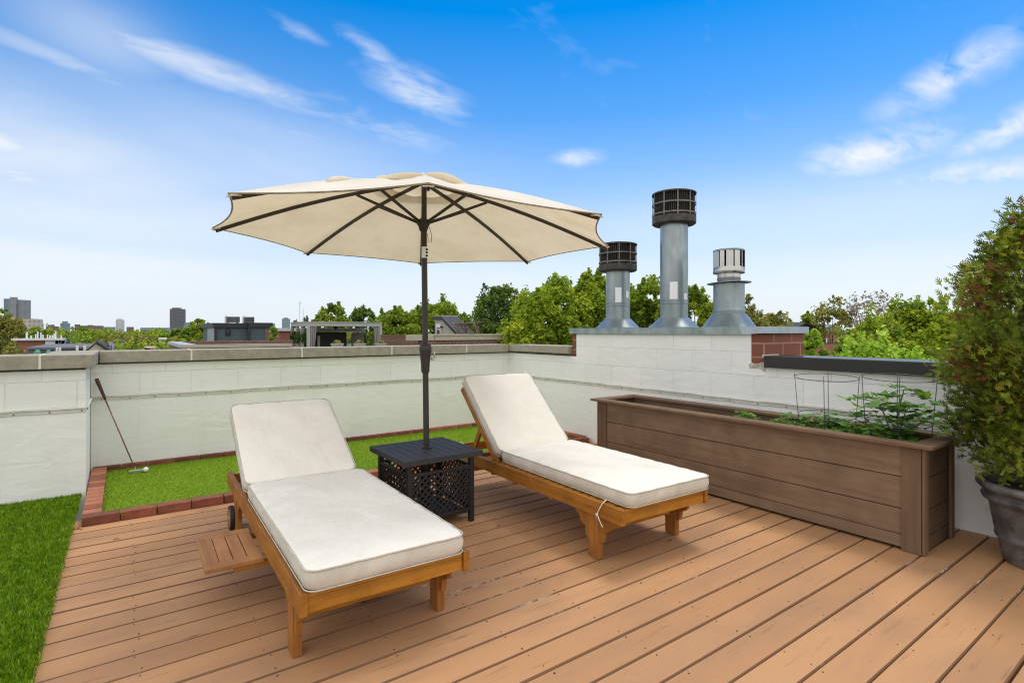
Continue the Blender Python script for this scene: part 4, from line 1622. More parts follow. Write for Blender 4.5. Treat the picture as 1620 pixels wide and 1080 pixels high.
# ------------------------------------------------------------------ putter and ball
t = thing('golf_putter', (.10, 5.72, .024), 'golf putter with dark red grip leaning in the corner of the white wall', 'putter')
p0, p1 = Vector((.088, 5.735, .055)), Vector((-.185, 5.955, .835))
gd = (p1 - p0).normalized()
b = MB()
b.tube([p0, p0.lerp(p1, .78)], [.0048, .0062], 10)
b.build('shaft', M_shaft, t, smooth='all')
b = MB()
b.tube([p0.lerp(p1, .77), p0.lerp(p1, .80), p0.lerp(p1, .97), p1], [.009, .0115, .0155, .0145], 12)
b.build('grip', M_grip, t, smooth='all')
b = MB()
b.box(.045, .150, 5.695, 5.720, .026, .048)
b.box(.060, .135, 5.7205, 5.755, .026, .036)
b.tube([(.088, 5.735, .034), (.088, 5.735, .066)], .007, 10)
b.build('club_head', M_steel, t, bevel=.003)
b = MB()
b.lathe([(.0213 * math.sin(a), -.0213 * math.cos(a)) for a in np.linspace(.05, PI - .05, 16)], 24, (.165, 5.68, .046))
o = b.build('golf_ball', M_ball, smooth='all')
tag(o, 'white golf ball at the putter head on the putting mat', 'golf ball')

# dry litter on the deck
def litter(u, v, s, label, seed):
    d = ray(u, v)
    p = EYE + d * (-1.25 / d[2])
    r_ = random.Random(seed)
    b = MB()
    for i in range(4):
        a = r_.uniform(0, 6.28)
        c = Vector((p[0] + r_.uniform(-s, s) * .6, p[1] + r_.uniform(-s, s) * .4, .004))
        ax, sd = Vector((math.cos(a), math.sin(a), .1)), Vector((-math.sin(a), math.cos(a), .25))
        l_ = s * r_.uniform(.35, .8)
        b.add([c - ax * l_ * .5, c + sd * l_ * .2 + Vector((0, 0, l_ * .1)), c + ax * l_ * .5 + Vector((0, 0, l_ * .12)), c - sd * l_ * .2 + Vector((0, 0, l_ * .12))], [(0, 1, 2, 3)])
    b.tube([Vector((p[0] - s * .7, p[1], .003)), Vector((p[0], p[1] + s * .2, .006)), Vector((p[0] + s * .6, p[1] - s * .1, .003))], .0016, 5)
    tag(b.build('dry_leaf', M_deadleaf), label, 'dry leaf')


litter(588, 949, .07, 'dark dry leaf and twig under the foot of the lounger with the tray', 1)
litter(119, 838, .06, 'crumpled brown leaf at the corner of the turf and the bricks', 2)
litter(789, 832, .022, 'small dark leaf scrap on the deck in front of the black table', 3)
litter(1061, 855, .018, 'small dark leaf scrap in front of the lounger nearest the planter', 4)
litter(184, 853, .02, 'small dark leaf scrap on the bare boards near the long turf', 5)

# ------------------------------------------------------------------ flues on the metal capped block
FX = 4.62


def curved_patch(c, r, a0, a1, z0, z1, skew=0.0):
    b = MB()
    k = 8
    vs = []
    for i in range(k + 1):
        a = a0 + (a1 - a0) * i / k
        for z in (z0, z1):
            vs.append((c[0] + r * math.cos(a), c[1] + r * math.sin(a), z + skew * (i / k - .5)))
    b.add(vs, [(2 * i, 2 * i + 2, 2 * i + 3, 2 * i + 1) for i in range(k)])
    return b


def flue_base(t, c, r, rb, ztop, z0=1.2885):
    b = MB()
    b.lathe([(rb + .012, z0 - .0), (rb + .012, z0 + .004), (rb, z0 + .008), (r + .012, ztop), (r + .004, ztop + .004)], 36, (c[0], c[1], 0))
    b.build('flashing_cone', M_galv, t, smooth=True)


def wire_cap_flue(c, r, zc, ztop, zcap0, zcap1, rc, label, papers, seam):
    t = thing('flue_pipe', (c[0], c[1], 1.2885), label, 'flue')
    flue_base(t, c, r, r + .105, zc)
    b = MB()
    b.lathe([(r, zc - .005), (r, zc + .14), (r + .005, zc + .144), (r + .005, zc + .150), (r, zc + .154), (r, zc + .172), (r + .005, zc + .176), (r + .005, zc + .184), (r, zc + .188), (r, ztop)], 40, (c[0], c[1], 0))
    pm = b.build('pipe', M_galv, t, smooth=True)
    b = MB()
    x, y = c[0] + r * math.cos(seam), c[1] + r * math.sin(seam)
    b.tube([(x, y, zc + .19), (x, y, ztop)], .0045, 6)
    b.build('seam', M_galv, pm)
    h = zcap1 - zcap0
    b = MB()
    b.lathe([(r + .01, zcap0 - .0), (rc - .015, zcap0), (rc, zcap0 + .012), (rc, zcap0 + h * .24), (rc - .012, zcap0 + h * .27), (rc - .03, zcap0 + h * .27)], 40, (c[0], c[1], 0), cap=False)
    cap = b.build('rain_cap', M_soot, t, smooth=True)
    b = MB()
    b.lathe([(rc - .045, zcap0 + h * .1), (rc - .045, zcap1 - .012)], 32, (c[0], c[1], 0))
    b.build('inner_screen', M_dark, cap, smooth=True)
    b = MB()
    b.lathe([(rc - .04, zcap1 - .014), (rc + .003, zcap1 - .014), (rc + .003, zcap1 - .001), (rc - .02, zcap1 + .008), (.02, zcap1 + .014)], 40, (c[0], c[1], 0))
    b.build('cap_lid', M_soot, cap, smooth=True)
    b = MB()
    for k in range(60):                       # fine vertical mesh wires
        a = 2 * PI * k / 60
        b.bar((c[0] + (rc - .02) * math.cos(a), c[1] + (rc - .02) * math.sin(a), zcap0 + h * .26), (c[0] + (rc - .02) * math.cos(a), c[1] + (rc - .02) * math.sin(a), zcap1 - .014), .004, .012, (math.cos(a), math.sin(a), 0))
    b.build('mesh_wires', M_soot, cap)
    b = MB()
    for k in range(10):
        a = 2 * PI * k / 10 + .2
        b.bar((c[0] + (rc - .003) * math.cos(a), c[1] + (rc - .003) * math.sin(a), zcap0 + h * .22), (c[0] + (rc - .003) * math.cos(a), c[1] + (rc - .003) * math.sin(a), zcap1 - .006), .004, .014, (math.sin(a), -math.cos(a), 0))
    for z in (zcap0 + h * .30, zcap0 + h * .62):
        b.lathe([(rc - .004, z), (rc + .001, z), (rc + .001, z + .016), (rc - .004, z + .016)], 40, (c[0], c[1], 0), cap=False)
    b.build('cage_bars', M_sootbar, cap)
    for i, (a0, a1, z0, z1, sk) in enumerate(papers):
        curved_patch(c, r + .003, a0, a1, z0, z1, sk).build('paper_label', M_paper, t)


def ang_to_eye(c):
    return math.atan2(-c[1], -c[0])


c = (FX, 4.31)
e = ang_to_eye(c)
wire_cap_flue(c, .136, 1.392, 1.96, 1.935, 2.245, .216, 'shorter galvanised flue with dark wire mesh cap, beside the umbrella edge',
              [(e - .20, e + .30, 1.575, 1.745, .0), (e + .72, e + 1.05, 1.63, 1.705, 0)], e + .45)
c = (FX, 3.53)
e = ang_to_eye(c)
wire_cap_flue(c, .139, 1.388, 2.38, 2.345, 2.668, .219, 'tallest galvanised flue with dark wire mesh cap, middle of the row',
              [(e - .30, e + .25, 1.575, 1.75, .0), (e + .72, e + 1.10, 1.56, 1.635, 0)], e + .45)
# third, short flue with a bright louvred terminal
c = (FX, 2.908)
t = thing('flue_pipe', (c[0], c[1], 1.2885), 'short wide flue with a bright stainless louvred terminal and a flat storm collar', 'flue')
flue_base(t, c, .14, .235, 1.412)
b = MB()
b.lathe([(.142, 1.405), (.142, 1.43), (.147, 1.434), (.147, 1.442), (.142, 1.446), (.138, 1.47), (.138, 1.695)], 40, (c[0], c[1], 0))
b.build('pipe', M_galv, t, smooth=True)
b = MB()
b.lathe([(.10, 1.697), (.196, 1.700), (.196, 1.703), (.11, 1.712)], 40, (c[0], c[1], 0))
b.v = [(x, y, z + (y - c[1]) * -.035) for x, y, z in b.v]
b.build('storm_collar', M_galv, t, smooth=True)
b = MB()
b.lathe([(.102, 1.70), (.102, 1.735), (.106, 1.74), (.106, 1.748), (.102, 1.752), (.102, 1.80)], 32, (c[0], c[1], 0))
b.build('neck', M_chrome, t, smooth=True)
b = MB()
b.lathe([(.10, 1.79), (.139, 1.792), (.141, 1.80), (.141, 1.842), (.136, 1.85), (.10, 1.852)], 40, (c[0], c[1], 0))
cap = b.build('terminal', M_chrome, t, smooth=True)
b = MB()
b.lathe([(.085, 1.85), (.085, 2.0)], 24, (c[0], c[1], 0))
b.build('inner_screen', M_dark, cap, smooth=True)
b = MB()
for k in range(12):
    a = 2 * PI * k / 12 + .1
    p = Vector((c[0] + .130 * math.cos(a), c[1] + .130 * math.sin(a), 1.845))
    q = Vector((c[0] + .130 * math.cos(a), c[1] + .130 * math.sin(a), 2.0))
    tw = a + .22
    b.bar(p, q, .064 if k % 3 else .04, .003, (math.cos(tw), math.sin(tw), 0))
b.build('louvre_fins', M_chrome, cap)
b = MB()
b.lathe([(.09, 1.998), (.142, 1.998), (.143, 2.008), (.132, 2.014), (.02, 2.018)], 40, (c[0], c[1], 0))
b.build('lid', M_chrome, cap, smooth=True)

#PART4
# ------------------------------------------------------------------ the neighbourhood below and around
GZ = -9.0
b = MB()
b.box(-5000, 5000, -5000, 5000, GZ - 1, GZ)
M_ground = plain('city ground', (0.10, 0.115, 0.07), 0.95, var=0.4, scale=0.05, bmp=0)
tag(b.build('ground', M_ground), 'ground far below the roof deck', None, None, 'structure')

M_nbrick = brickwork('neighbour brown brick', (0.20, 0.085, 0.06), (0.13, 0.06, 0.045), (0.26, 0.2, 0.16), .22, .075, ms=.012)
M_redbrick = brickwork('neighbour red brick', (0.33, 0.10, 0.055), (0.27, 0.085, 0.05), (0.33, 0.2, 0.15), .22, .075, ms=.01)
M_stone = plain('neighbour coping stone', (0.42, 0.38, 0.30), 0.85, var=0.12, scale=2, bmp=0.1)
M_sidingd = None


def siding(name, c, pitch=.16):
    m, nt_, b_ = new_mat(name)
    sp_ = nt_.nodes.new('ShaderNodeSeparateXYZ')
    nt_.links.new(coords(nt_), sp_.inputs[0])
    f = N(nt_, 'ShaderNodeMath', operation='MULTIPLY')
    f.inputs[1].default_value = 1 / pitch
    nt_.links.new(sp_.outputs[2], f.inputs[0])
    fr_ = N(nt_, 'ShaderNodeMath', operation='FRACT')
    nt_.links.new(f.outputs[0], fr_.inputs[0])
    n1 = noise(nt_, coords(nt_), 1.2, 4)
    col = ramp(nt_, n1, [(0.3, tuple(x * .9 for x in c)), (0.7, tuple(x * 1.1 for x in c))])
    nt_.links.new(col, b_.inputs['Base Color'])
    b_.inputs['Roughness'].default_value = .6
    bump(nt_, b_, fr_.outputs[0], .9, .03)
    return m


M_siding = siding('dark grey lap siding', (0.085, 0.115, 0.135), .17)
M_sidel = siding('pale grey lap siding', (0.33, 0.39, 0.44), .17)
M_cream = siding('cream lap siding', (0.45, 0.42, 0.34), .15)
M_shingle = plain('dark roof shingle', (0.055, 0.058, 0.065), 0.9, var=0.2, scale=5, bmp=0.5, bdist=0.02)
M_trim = plain('black roof trim', (0.02, 0.022, 0.027), 0.5, var=0.1, bmp=0)
M_greyroof = plain('grey flat roof', (0.12, 0.13, 0.145), 0.9, var=0.15, scale=1, bmp=0)
M_whitetrim = plain('white trim', (0.72, 0.72, 0.70), 0.6, var=0.06, bmp=0)
M_glass = plain('window glass', (0.05, 0.075, 0.10), 0.08, 0.0, var=0.2, scale=0.4, bmp=0, spec=0.9)
M_perg = plain('pale grey pergola paint', (0.40, 0.40, 0.375), 0.7, var=0.08, scale=3, bmp=0.05)
M_curt = plain('grey curtain cloth', (0.34, 0.325, 0.315), 0.9, var=0.12, scale=4, bmp=0.1)
M_kitchen = plain('dark kitchen wall', (0.022, 0.02, 0.02), 0.6, var=0.3, bmp=0)
M_taupe = plain('taupe wall', (0.16, 0.13, 0.115), 0.8, var=0.1, bmp=0)
M_oldwood = plain('weathered pergola timber', (0.29, 0.215, 0.19), 0.85, var=0.25, scale=6, bmp=0.2)
M_ac = plain('grey condenser casing', (0.22, 0.225, 0.225), 0.6, 0.3, var=0.15, scale=8, bmp=0.1)
M_tan = plain('tan roof', (0.42, 0.33, 0.22), 0.9, var=0.12, scale=2, bmp=0.1)
M_copper = plain('green canopy', (0.12, 0.36, 0.20), 0.7, var=0.15, scale=3, bmp=0)
M_flower = tinted('yellow planter flowers', [(0, (.06, .13, .02)), (.5, (.14, .2, .03)), (.51, (.55, .40, .06)), (1, (.62, .5, .12))], .6)


def X_(u, y):
    return ony(u, 520, y)[0]


def Z_(v, u, y):
    return ony(u, v, y)[2]


def bx(parent, name, mat, x0, x1, y0, y1, z0, z1, bevel=0):
    m = MB()
    m.box(x0, x1, y0, y1, z0, z1)
    return m.build(name, mat, parent, bevel=bevel)


def window(parent, x, y, z, w_, h_, face='y', mat=M_glass, fm=M_whitetrim, d=.06):
    """frame and pane on a facade; face y: on a -y facade, face x: on a +-x facade"""
    m = MB()
    e = .07 * max(w_, .6)
    if face == 'y':
        for a, c, z0, z1 in ((-w_ / 2, -w_ / 2 + e, 0, h_), (w_ / 2 - e, w_ / 2, 0, h_), (-w_ / 2 + e, w_ / 2 - e, 0, e), (-w_ / 2 + e, w_ / 2 - e, h_ - e, h_), (-w_ / 2 + e, w_ / 2 - e, h_ / 2 - e / 2, h_ / 2 + e / 2)):
            m.box(x + a, x + c, y - d, y + .02, z + z0, z + z1)
    f = m.build('window', fm, parent)
    p = MB()
    p.box(x - w_ / 2 + e, x + w_ / 2 - e, y - d * .4, y + .01, z + e, z + h_ - e)
    p.build('pane', mat, f)
    return f


# --- brick parapet of the next roof, with its pale coping
y = 20.0
xa, xb = X_(289, y), X_(441, y)
zt = Z_(545.6, 289, y)
t = thing('brick_parapet', (xa, y, GZ), 'low brown brick parapet with pale coping in front of the dark grey rooftop room', 'wall')
bx(t, 'brick_wall', M_nbrick, xa + .05, xb + .4, y + .05, y + .35, GZ, zt - .1)
bx(t, 'coping_stone', M_stone, xa, xb + .45, y, y + .4, zt - .10, zt)
yb = 26.5
bx(t, 'brick_wall', M_nbrick, xa + .05, xa + .35, y + .3501, yb, GZ, zt - .1)
bx(t, 'coping_stone', plain('lead flashing', (.45, .48, .5), .5, .4, bmp=0), xa - .02, xa + .42, y + .401, yb, zt - .1, zt + .004)
bx(t, 'brick_wall', M_nbrick, xa + .3501, xb + 2, yb - .3, yb, GZ, zt + .02)

# --- dark grey penthouse with two condensers
y = 36.0
x0, x1, x2 = X_(341, y), X_(393, y), X_(428, y)
zt = Z_(518, 380, y)
t = thing('rooftop_room', (x0, y, GZ), 'dark grey lap sided rooftop room with black roof edge and brick corner', 'building')
bx(t, 'wall', M_siding, x0, x1, y + .35, y + 6.0, GZ, zt)
bx(t, 'wall', M_siding, x1 - .0, x2 - .32, y, y + 6.0, GZ, zt + .02)
bx(t, 'side_wall', M_sidel, x0 - .02, x0 - .002, y + .36, y + 3.6, GZ, zt - .02)
bx(t, 'brick_corner', M_nbrick, x2 - .3199, x2, y - .03, y + 5.5, GZ, zt + .02)
bx(t, 'roof_edge', M_trim, x0 - .12, x1 + .001, y + .2, y + 6.1, zt, zt + .27)
bx(t, 'roof_edge', M_trim, x1 + .0011, x2 + .1, y - .16, y + 6.1, zt + .021, zt + .30)
m = MB()
m.box(x0 - .03, x0 + .10, y + .27, y + .349, GZ, zt - .001)
m.box(x1 - .05, x1 + .1, y - .08, y - .001, GZ, zt + .02)
m.build('corner_trim', M_trim, t)
xl = X_(362, y)
m = MB()
m.lathe([(.02, -.16), (.14, -.13), (.17, 0), (.14, .13), (.02, .16)], 16, (0, 0, 0))
m.v = [(xl + x * .9, y + .33 + yy * .6, Z_(525.5, 362, y) + z * 1.35) for x, yy, z in m.v]
m.build('wall_lamp', M_trim, t, smooth=True)
for u0, u1, v0, lab in ((359, 379.5, 500.5, 'grey condenser on the dark rooftop room, the one standing farther left'), (387, 402.5, 501, 'grey condenser on the dark rooftop room, beside the brick corner')):
    yy = y + 1.5
    xa, xb = X_(u0, yy), X_(u1, yy)
    zb, zz = zt + .27, Z_(v0, u0, yy)
    q = thing('air_conditioner', ((xa + xb) / 2, yy, zb), lab, 'air conditioner')
    bx(q, 'casing', M_ac, xa, xb, yy, yy + .75, zb + .05, zz, .02)
    m = MB()
    for i in range(12):
        xx = xa + (xb - xa) * (i + .5) / 12
        m.box(xx - .012, xx + .012, yy - .02, yy - .001, zb + .1, zz - .05)
    m.build('grille', M_trim, q)
    m = MB()
    m.tube([(xa - .08, yy + .1, zb), (xa - .08, yy + .1, zb + .45), (xa + .001, yy + .1, zb + .5)], .04, 8)
    m.box(xa + .05, xa + .12, yy + .1, yy + .6, zb, zb + .05)
    m.box(xb - .12, xb - .05, yy + .1, yy + .6, zb, zb + .05)
    m.build('pipe_and_feet', M_whitetrim, q)

# --- pergola lounge on the roof beyond
y = 34.0
x0, x1 = X_(486.5, y), X_(604, y)
zt = Z_(509.5, 487, y)
zfl = -.6
yb = y + 3.9
t = thing('white_pergola', ((x0 + x1) / 2, y, zfl), 'pale grey rooftop pergola with gathered curtains over an outdoor kitchen', 'pergola')
m = MB()
m.box(x0, x1, y, y + .14, zt - .24, zt - .002)
m.box(x0, x0 + .14, y + .1401, yb, zt - .24, zt - .002)
m.box(x1 - .14, x1, y + .1401, yb, zt - .24, zt - .002)
m.box(x0, x1, yb + .001, yb + .14, zt - .24, zt - .002)
m.box(x0 - .04, x1 + .04, y - .04, yb + .18, zt, zt + .045)
m.build('roof_frame', M_perg, t)
for xx, yy in ((x0 + .07, y + .07), (x1 - .07, y + .07), (x0 + .07, y + 1.45), (x0 + .07, y + 2.6), (x0 + .07, yb), (x1 - .07, yb)):
    bx(t, 'post', M_perg, xx - .09, xx + .09, yy - .07, yy + .07, zfl, zt - .2401)


def curtain(xa, xb, taper, lean):
    m = MB()
    k = 30
    vs, fs = [], []
    for j in range(9):
        f = j / 8
        z = zt - .25 - f * (zt - .25 - zfl - .02)
        wd = (xb - xa) * (1 - taper * f)
        for i in range(k + 1):
            g_ = i / k
            x_ = xa + (xb - xa - wd) * lean + wd * g_
            vs.append((x_, y + .05 + .055 * math.sin(g_ * 6 * PI) * (1 + .3 * f), z))
    for j in range(8):
        for i in range(k):
            fs.append((j * (k + 1) + i, j * (k + 1) + i + 1, (j + 1) * (k + 1) + i + 1, (j + 1) * (k + 1) + i))
    m.add(vs, fs)
    m.build('curtain', M_curt, t, smooth='all')


curtain(x0 + .17, X_(501.5, y), .55, 0.0)
curtain(X_(591, y), x1 - .17, .5, 1.0)
yk = yb - .5
m = MB()
m.box(x0 + .5, x1 - 1.2, yk, yk + .2, zfl, zt - .62)
m.build('kitchen_wall', M_kitchen, t)
bx(t, 'side_screen', M_taupe, X_(556, yk - .3), X_(575, yk - .3), yk - .4, yk - .3, zfl, zt - .66)
bx(t, 'soffit', M_perg, x0 + .4, X_(577, yk - .4), yk - .45, yk + .3, zt - .60, zt - .40)
bx(t, 'soffit_light', M_whitetrim, x0 + .6, X_(584, yk - .4), yk - .5, yk - .451, zt - .40, zt - .33)
bx(t, 'lamp_housing', M_trim, X_(530, y + 1.5), X_(533.5, y + 1.5), y + 1.5, y + 1.7, zt - .42, zt - .25)
bx(t, 'open_door', M_perg, X_(502.5, yk - .8), X_(506, yk - .8), yk - .85, yk - .75, zfl, zt - .85)
M_fern = tinted('hanging fern', [(0, (.02, .06, .01)), (.6, (.06, .14, .02)), (1, (.13, .2, .04))], .6, .2)
r = np.random.default_rng(77)


def leaf_blob(name, parent, c, rad3, n, leaf, mat, tlo=0., thi=1., seed=None):
    C = r.normal(size=(n, 3))
    C /= np.linalg.norm(C, axis=1)[:, None]
    C = C * (r.random((n, 1)) ** .4) * np.array(rad3) + np.array(c)
    A, B = rand_axes(r, n)
    L = leaf * r.uniform(.6, 1.3, n)
    V, F, T = leaves(C, A, B, L, L * .5, r.uniform(tlo, thi, n))
    return np_mesh(name, V, F, T, mat, parent)


for i, yy in enumerate((y + .6, y + 1.95, y + 3.1)):
    q = thing('hanging_plant', (x0 - .1, yy, zt - .9), ('hanging fern on the pergola, nearest its corner post', 'hanging fern on the pergola side, middle of three', 'hanging fern on the pergola side, farthest back')[i], 'plant', group='ferns hanging along the pergola side')
    leaf_blob('foliage', q, (x0 - .05, yy, zt - .95), (.26, .26, .42), 500, .11, M_fern)
    m = MB()
    m.lathe([(.08, -.1), (.14, 0), (.14, .02)], 12, (x0 - .05, yy, zt - .95))
    m.tube([(x0 - .05, yy, zt - .9), (x0 - .03, yy, zt - .24)], .008, 5)
    m.build('basket', M_trim, q)
for i, (u0, u1, lab) in enumerate(((527, 543, 'pale flower box with yellow flowers in front of the dark kitchen opening'), (563, 578, 'pale flower box with yellow flowers by the taupe screen of the pergola'), (597, 610.5, 'pale flower box at the foot of the curtained pergola corner post'))):
    yy = 29.0
    xa, xb = X_(u0, yy), X_(u1, yy)
    zz = Z_(543.2, u0, yy)
    q = thing('flower_box', ((xa + xb) / 2, yy, zz - .6), lab, 'flower box')
    bx(q, 'box', plain('pale planter', (.40, .39, .33), .8, bmp=0) if 'pale planter' not in bpy.data.materials else bpy.data.materials['pale planter'], xa, xb, yy, yy + .3, zz - .5, zz - .08, .01)
    bx(q, 'rim', M_perg, xa - .03, xb + .03, yy - .03, yy + .33, zz - .0799, zz)
    leaf_blob('flowers', q, ((xa + xb) / 2, yy + .15, zz + .07), ((xb - xa) * .42, .14, .12), 260, .07, M_flower)
    bx(q, 'stand', M_nbrick, xa + .1, xb - .1, yy + .02, yy + .28, zz - 1.4, zz - .5001)

# potted topiary and roof clutter seen over the pergola
for i, (u, v0, lab) in enumerate(((465.0, 506.5, 'slim dark evergreen on the roof beyond, left of the pergola'), (469, 505, 'slim dark evergreen beside the left one beyond the pergola'), (481, 502, 'small dark evergreen seen over the pergola roof, with a taller twin'), (485.5, 499, 'taller dark evergreen seen over the pergola roof'))):
    yy = 44.0 + i * .6
    xx = X_(u, yy)
    zz = Z_(v0, u, yy)
    q = thing('topiary', (xx, yy, zz - 1.6), lab, 'shrub', group='slim evergreens beyond the pergola')
    leaf_blob('foliage', q, (xx, yy, zz - .45), (.14, .14, .46), 260, .12, M_fern, 0, .5)
    m = MB()
    m.tube([(xx, yy, zz - 1.6), (xx, yy, zz - .3)], .03, 6)
    m.lathe([(.14, -1.6), (.18, -1.25), (.18, -1.2)], 12, (xx, yy, zz))
    m.build('stem', M_bark, q)

# --- white roofed brick piece between penthouse and pergola, small box tree in front
y = 42.0
t = thing('brick_building', (X_(450, y), y, GZ), 'red brick building with pale flat roof between the dark room and the pergola', 'building')
xa, xb = X_(444, y), X_(470, y)
zz = Z_(523.5, 450, y)
bx(t, 'wall', M_redbrick, xa, xb + 1.5, y, y + 6, GZ, zz)
bx(t, 'roof', plain('pale flat roof', (.55, .57, .6), .8, bmp=0), xa - .2, xb + 1.6, y - .2, y + 6.2, zz, zz + .22)
m = MB()
m.tube([(xa + 1.6, y + 1, zz + .22), (xa + 1.6, y + 1, zz + 2.3)], .03, 6)
m.tube([(xa + 1.9, y + 1.2, zz + .22), (xa + 1.9, y + 1.2, zz + 1.7)], .03, 6)
m.tube([(xa + 1.6, y + 1, zz + 2.2), (xa + 1.75, y + 1.1, zz + 2.1)], .02, 6)
m.build('mast', M_whitetrim, t)

# --- brick wall right of the pergola, and coped parapet next to our own corner
y = 30.0
t = thing('brick_parapet', (X_(640, y), y, GZ), 'dark red brick parapet to the right of the pergola', 'wall')
bx(t, 'brick_wall', M_nbrick, X_(605, y), X_(700, y), y, y + .3, GZ, Z_(530.5, 620, y))
bx(t, 'coping_stone', M_nbrick, X_(605, y) - .02, X_(700, y), y - .02, y + .32, Z_(530.5, 620, y), Z_(529.6, 620, y))
y = 15.0
xa, xb = X_(688, y), X_(812, y)
zt = Z_(529.5, 700, y)
zc = Z_(538.3, 700, y)
t = thing('brick_parapet', ((xa + xb) / 2, y, GZ), 'brick parapet with deep pale stone coping just beyond the corner of the deck', 'wall')
bx(t, 'brick_wall', M_nbrick, xa - .4, xb + 3.4, y + .05, y + .35, GZ, zc)
bx(t, 'coping_stone', M_stone, xa, xb, y, y + .4, zc + .001, zt - .03, .01)
bx(t, 'coping_stone', M_stone, xb + .01, xb + 3.5, y + .02, y + .4, zc + .001, zt - .06, .01)
bx(t, 'coping_stone', M_stone, xa - .8, xa - .01, y + .02, y + .4, zc + .001, zt + .0, .01)
bx(t, 'coping_lip', M_stone, xa - .02, xb + .01, y - .03, y + .43, zt - .0299, zt + .02, .005)

# --- gabled dormer house beyond it: the gable looks along -x, the ridge runs away in x
X0 = 18.0


def Yx(u):
    return onx(u, 520, X0)[1]


def Zx(v, u):
    return onx(u, v, X0)[2]


ya, yr, yn = Yx(688), Yx(701), Yx(724)
zt, ze = Zx(505.5, 701), Zx(527.5, 724)
t = thing('dormer_house', (X0, yr, GZ), 'cream sided house top with steep dark shingle roof and one white window', 'house')
m = MB()
m.prism([(ya, GZ), (yn, GZ), (yn, ze), (yr, zt), (ya, zt)], X0, X0 + 1.2, 'x')
m.build('wall', M_cream, t)
m = MB()
m.prism([(yr, zt + .02), (yn - .25, ze - .2), (yn - .25, ze + .0), (yr - .03, zt + .24), (ya + .1, zt + .24), (ya + .1, zt + .02)], X0 - .16, X0 - .01, 'x')
m.build('fascia', M_trim, t)
m = MB()
m.prism([(yr, zt + .05), (yn - .25, ze - .16), (yn - .27, ze + .02), (yr, zt + .25)], X0 - .0099, X0 + 1.15, 'x')
m.build('roof_slope', M_shingle, t)
bx(t, 'roof_flat', plain('pale roof cap', (.6, .62, .66), .6, bmp=0), X0 - .0099, X0 + 1.15, yr - .03, ya + .1, zt + .051, zt + .27)
wy0, wy1, wz0, wz1 = Yx(697.5), Yx(690.5), Zx(529, 694), Zx(512.5, 694)
m = MB()
e = .08
m.box(X0 - .05, X0 + .02, wy0, wy0 + e, wz0, wz1)
m.box(X0 - .05, X0 + .02, wy1 - e, wy1, wz0, wz1)
m.box(X0 - .05, X0 + .02, wy0 + e, wy1 - e, wz1 - .25, wz1)
m.box(X0 - .05, X0 + .02, wy0 + e, wy1 - e, (wz0 + wz1) / 2 - .04, (wz0 + wz1) / 2 + .02)
f = m.build('window', M_whitetrim, t)
m = MB()
m.box(X0 - .02, X0 - .003, wy0 + e, wy1 - e, wz0, wz1 - .25)
m.build('pane', M_glass, f)
bx(t, 'wall_lamp', M_trim, X0 - .14, X0 - .001, Yx(700.8), Yx(698.8), Zx(518.5, 699), Zx(516, 699))
# small house roof with chimney behind the timber pergola
y = 60.0
t = thing('chimney_house', (X_(742, y), y, GZ), 'slate roofed house with a brick chimney behind the timber pergola', 'house')
xc = X_(740.5, y)
bx(t, 'chimney', M_nbrick, xc - .15, xc + .15, y, y + .3, GZ, Z_(502, 740, y))
m = MB()
m.prism([(xc + .2, Z_(514, 745, y)), (xc + .4, Z_(505.5, 745, y)), (xc + 1.3, Z_(515, 755, y)), (xc + 1.3, GZ), (xc + .2, GZ)], y + .31, y + 3, 'y')
m.build('roof', plain('slate roof', (.13, .15, .18), .8, bmp=0), t)
# --- timber pergola
y = 27.0
xa, xb = X_(752, y), X_(802, y)
zt, zb = Z_(509.5, 775, y), Z_(513.2, 775, y)
t = thing('timber_pergola', ((xa + xb) / 2, y, -.5), 'weathered timber pergola with curved braces on the roof beyond the corner', 'pergola')
for yy in (y, y + 2.4):
    m = MB()
    m.box(xa - .1, xb + .1, yy - .04, yy + .04, zb - .05, zb + .1)
    m.build('beam', M_oldwood, t)
m = MB()
k = 13
for i in range(k):
    xx = xa + (xb - xa) * i / (k - 1)
    m.box(xx - .025, xx + .025, y - .45, y + 2.9, zb + .101, zt)
m.build('rafters', M_oldwood, t)
for xx in (X_(769, y), X_(800, y), xa + .2, ):
    for yy in (y, y + 2.4):
        m = MB()
        m.box(xx - .07, xx + .07, yy - .035, yy + .035, -.5, zb - .051)
        p = m.build('post', M_oldwood, t)
        m = MB()
        for s in (-1, 1):
            m.tube([(xx + s * .07, yy, zb - .5), (xx + s * .14, yy, zb - .28), (xx + s * .34, yy, zb - .06)], .04, 6)
        m.build('brace', M_oldwood, p)

# --- glimpse of a house with white window through the big tree
y = 40.0
t = thing('pale_house', (X_(857, y), y, GZ), 'pale house wall with a window glimpsed through the big tree', 'house')
bx(t, 'wall', M_cream, X_(846, y), X_(872, y), y, y + 6, GZ, Z_(514, 857, y))
bx(t, 'roof', M_shingle, X_(844, y), X_(874, y), y - .4, y + 6.3, Z_(514, 857, y), Z_(512, 857, y))
window(t, X_(852, y), y, Z_(527.5, 852, y), .7, .5)
window(t, X_(860, y), y, Z_(527.5, 860, y), .7, .5)

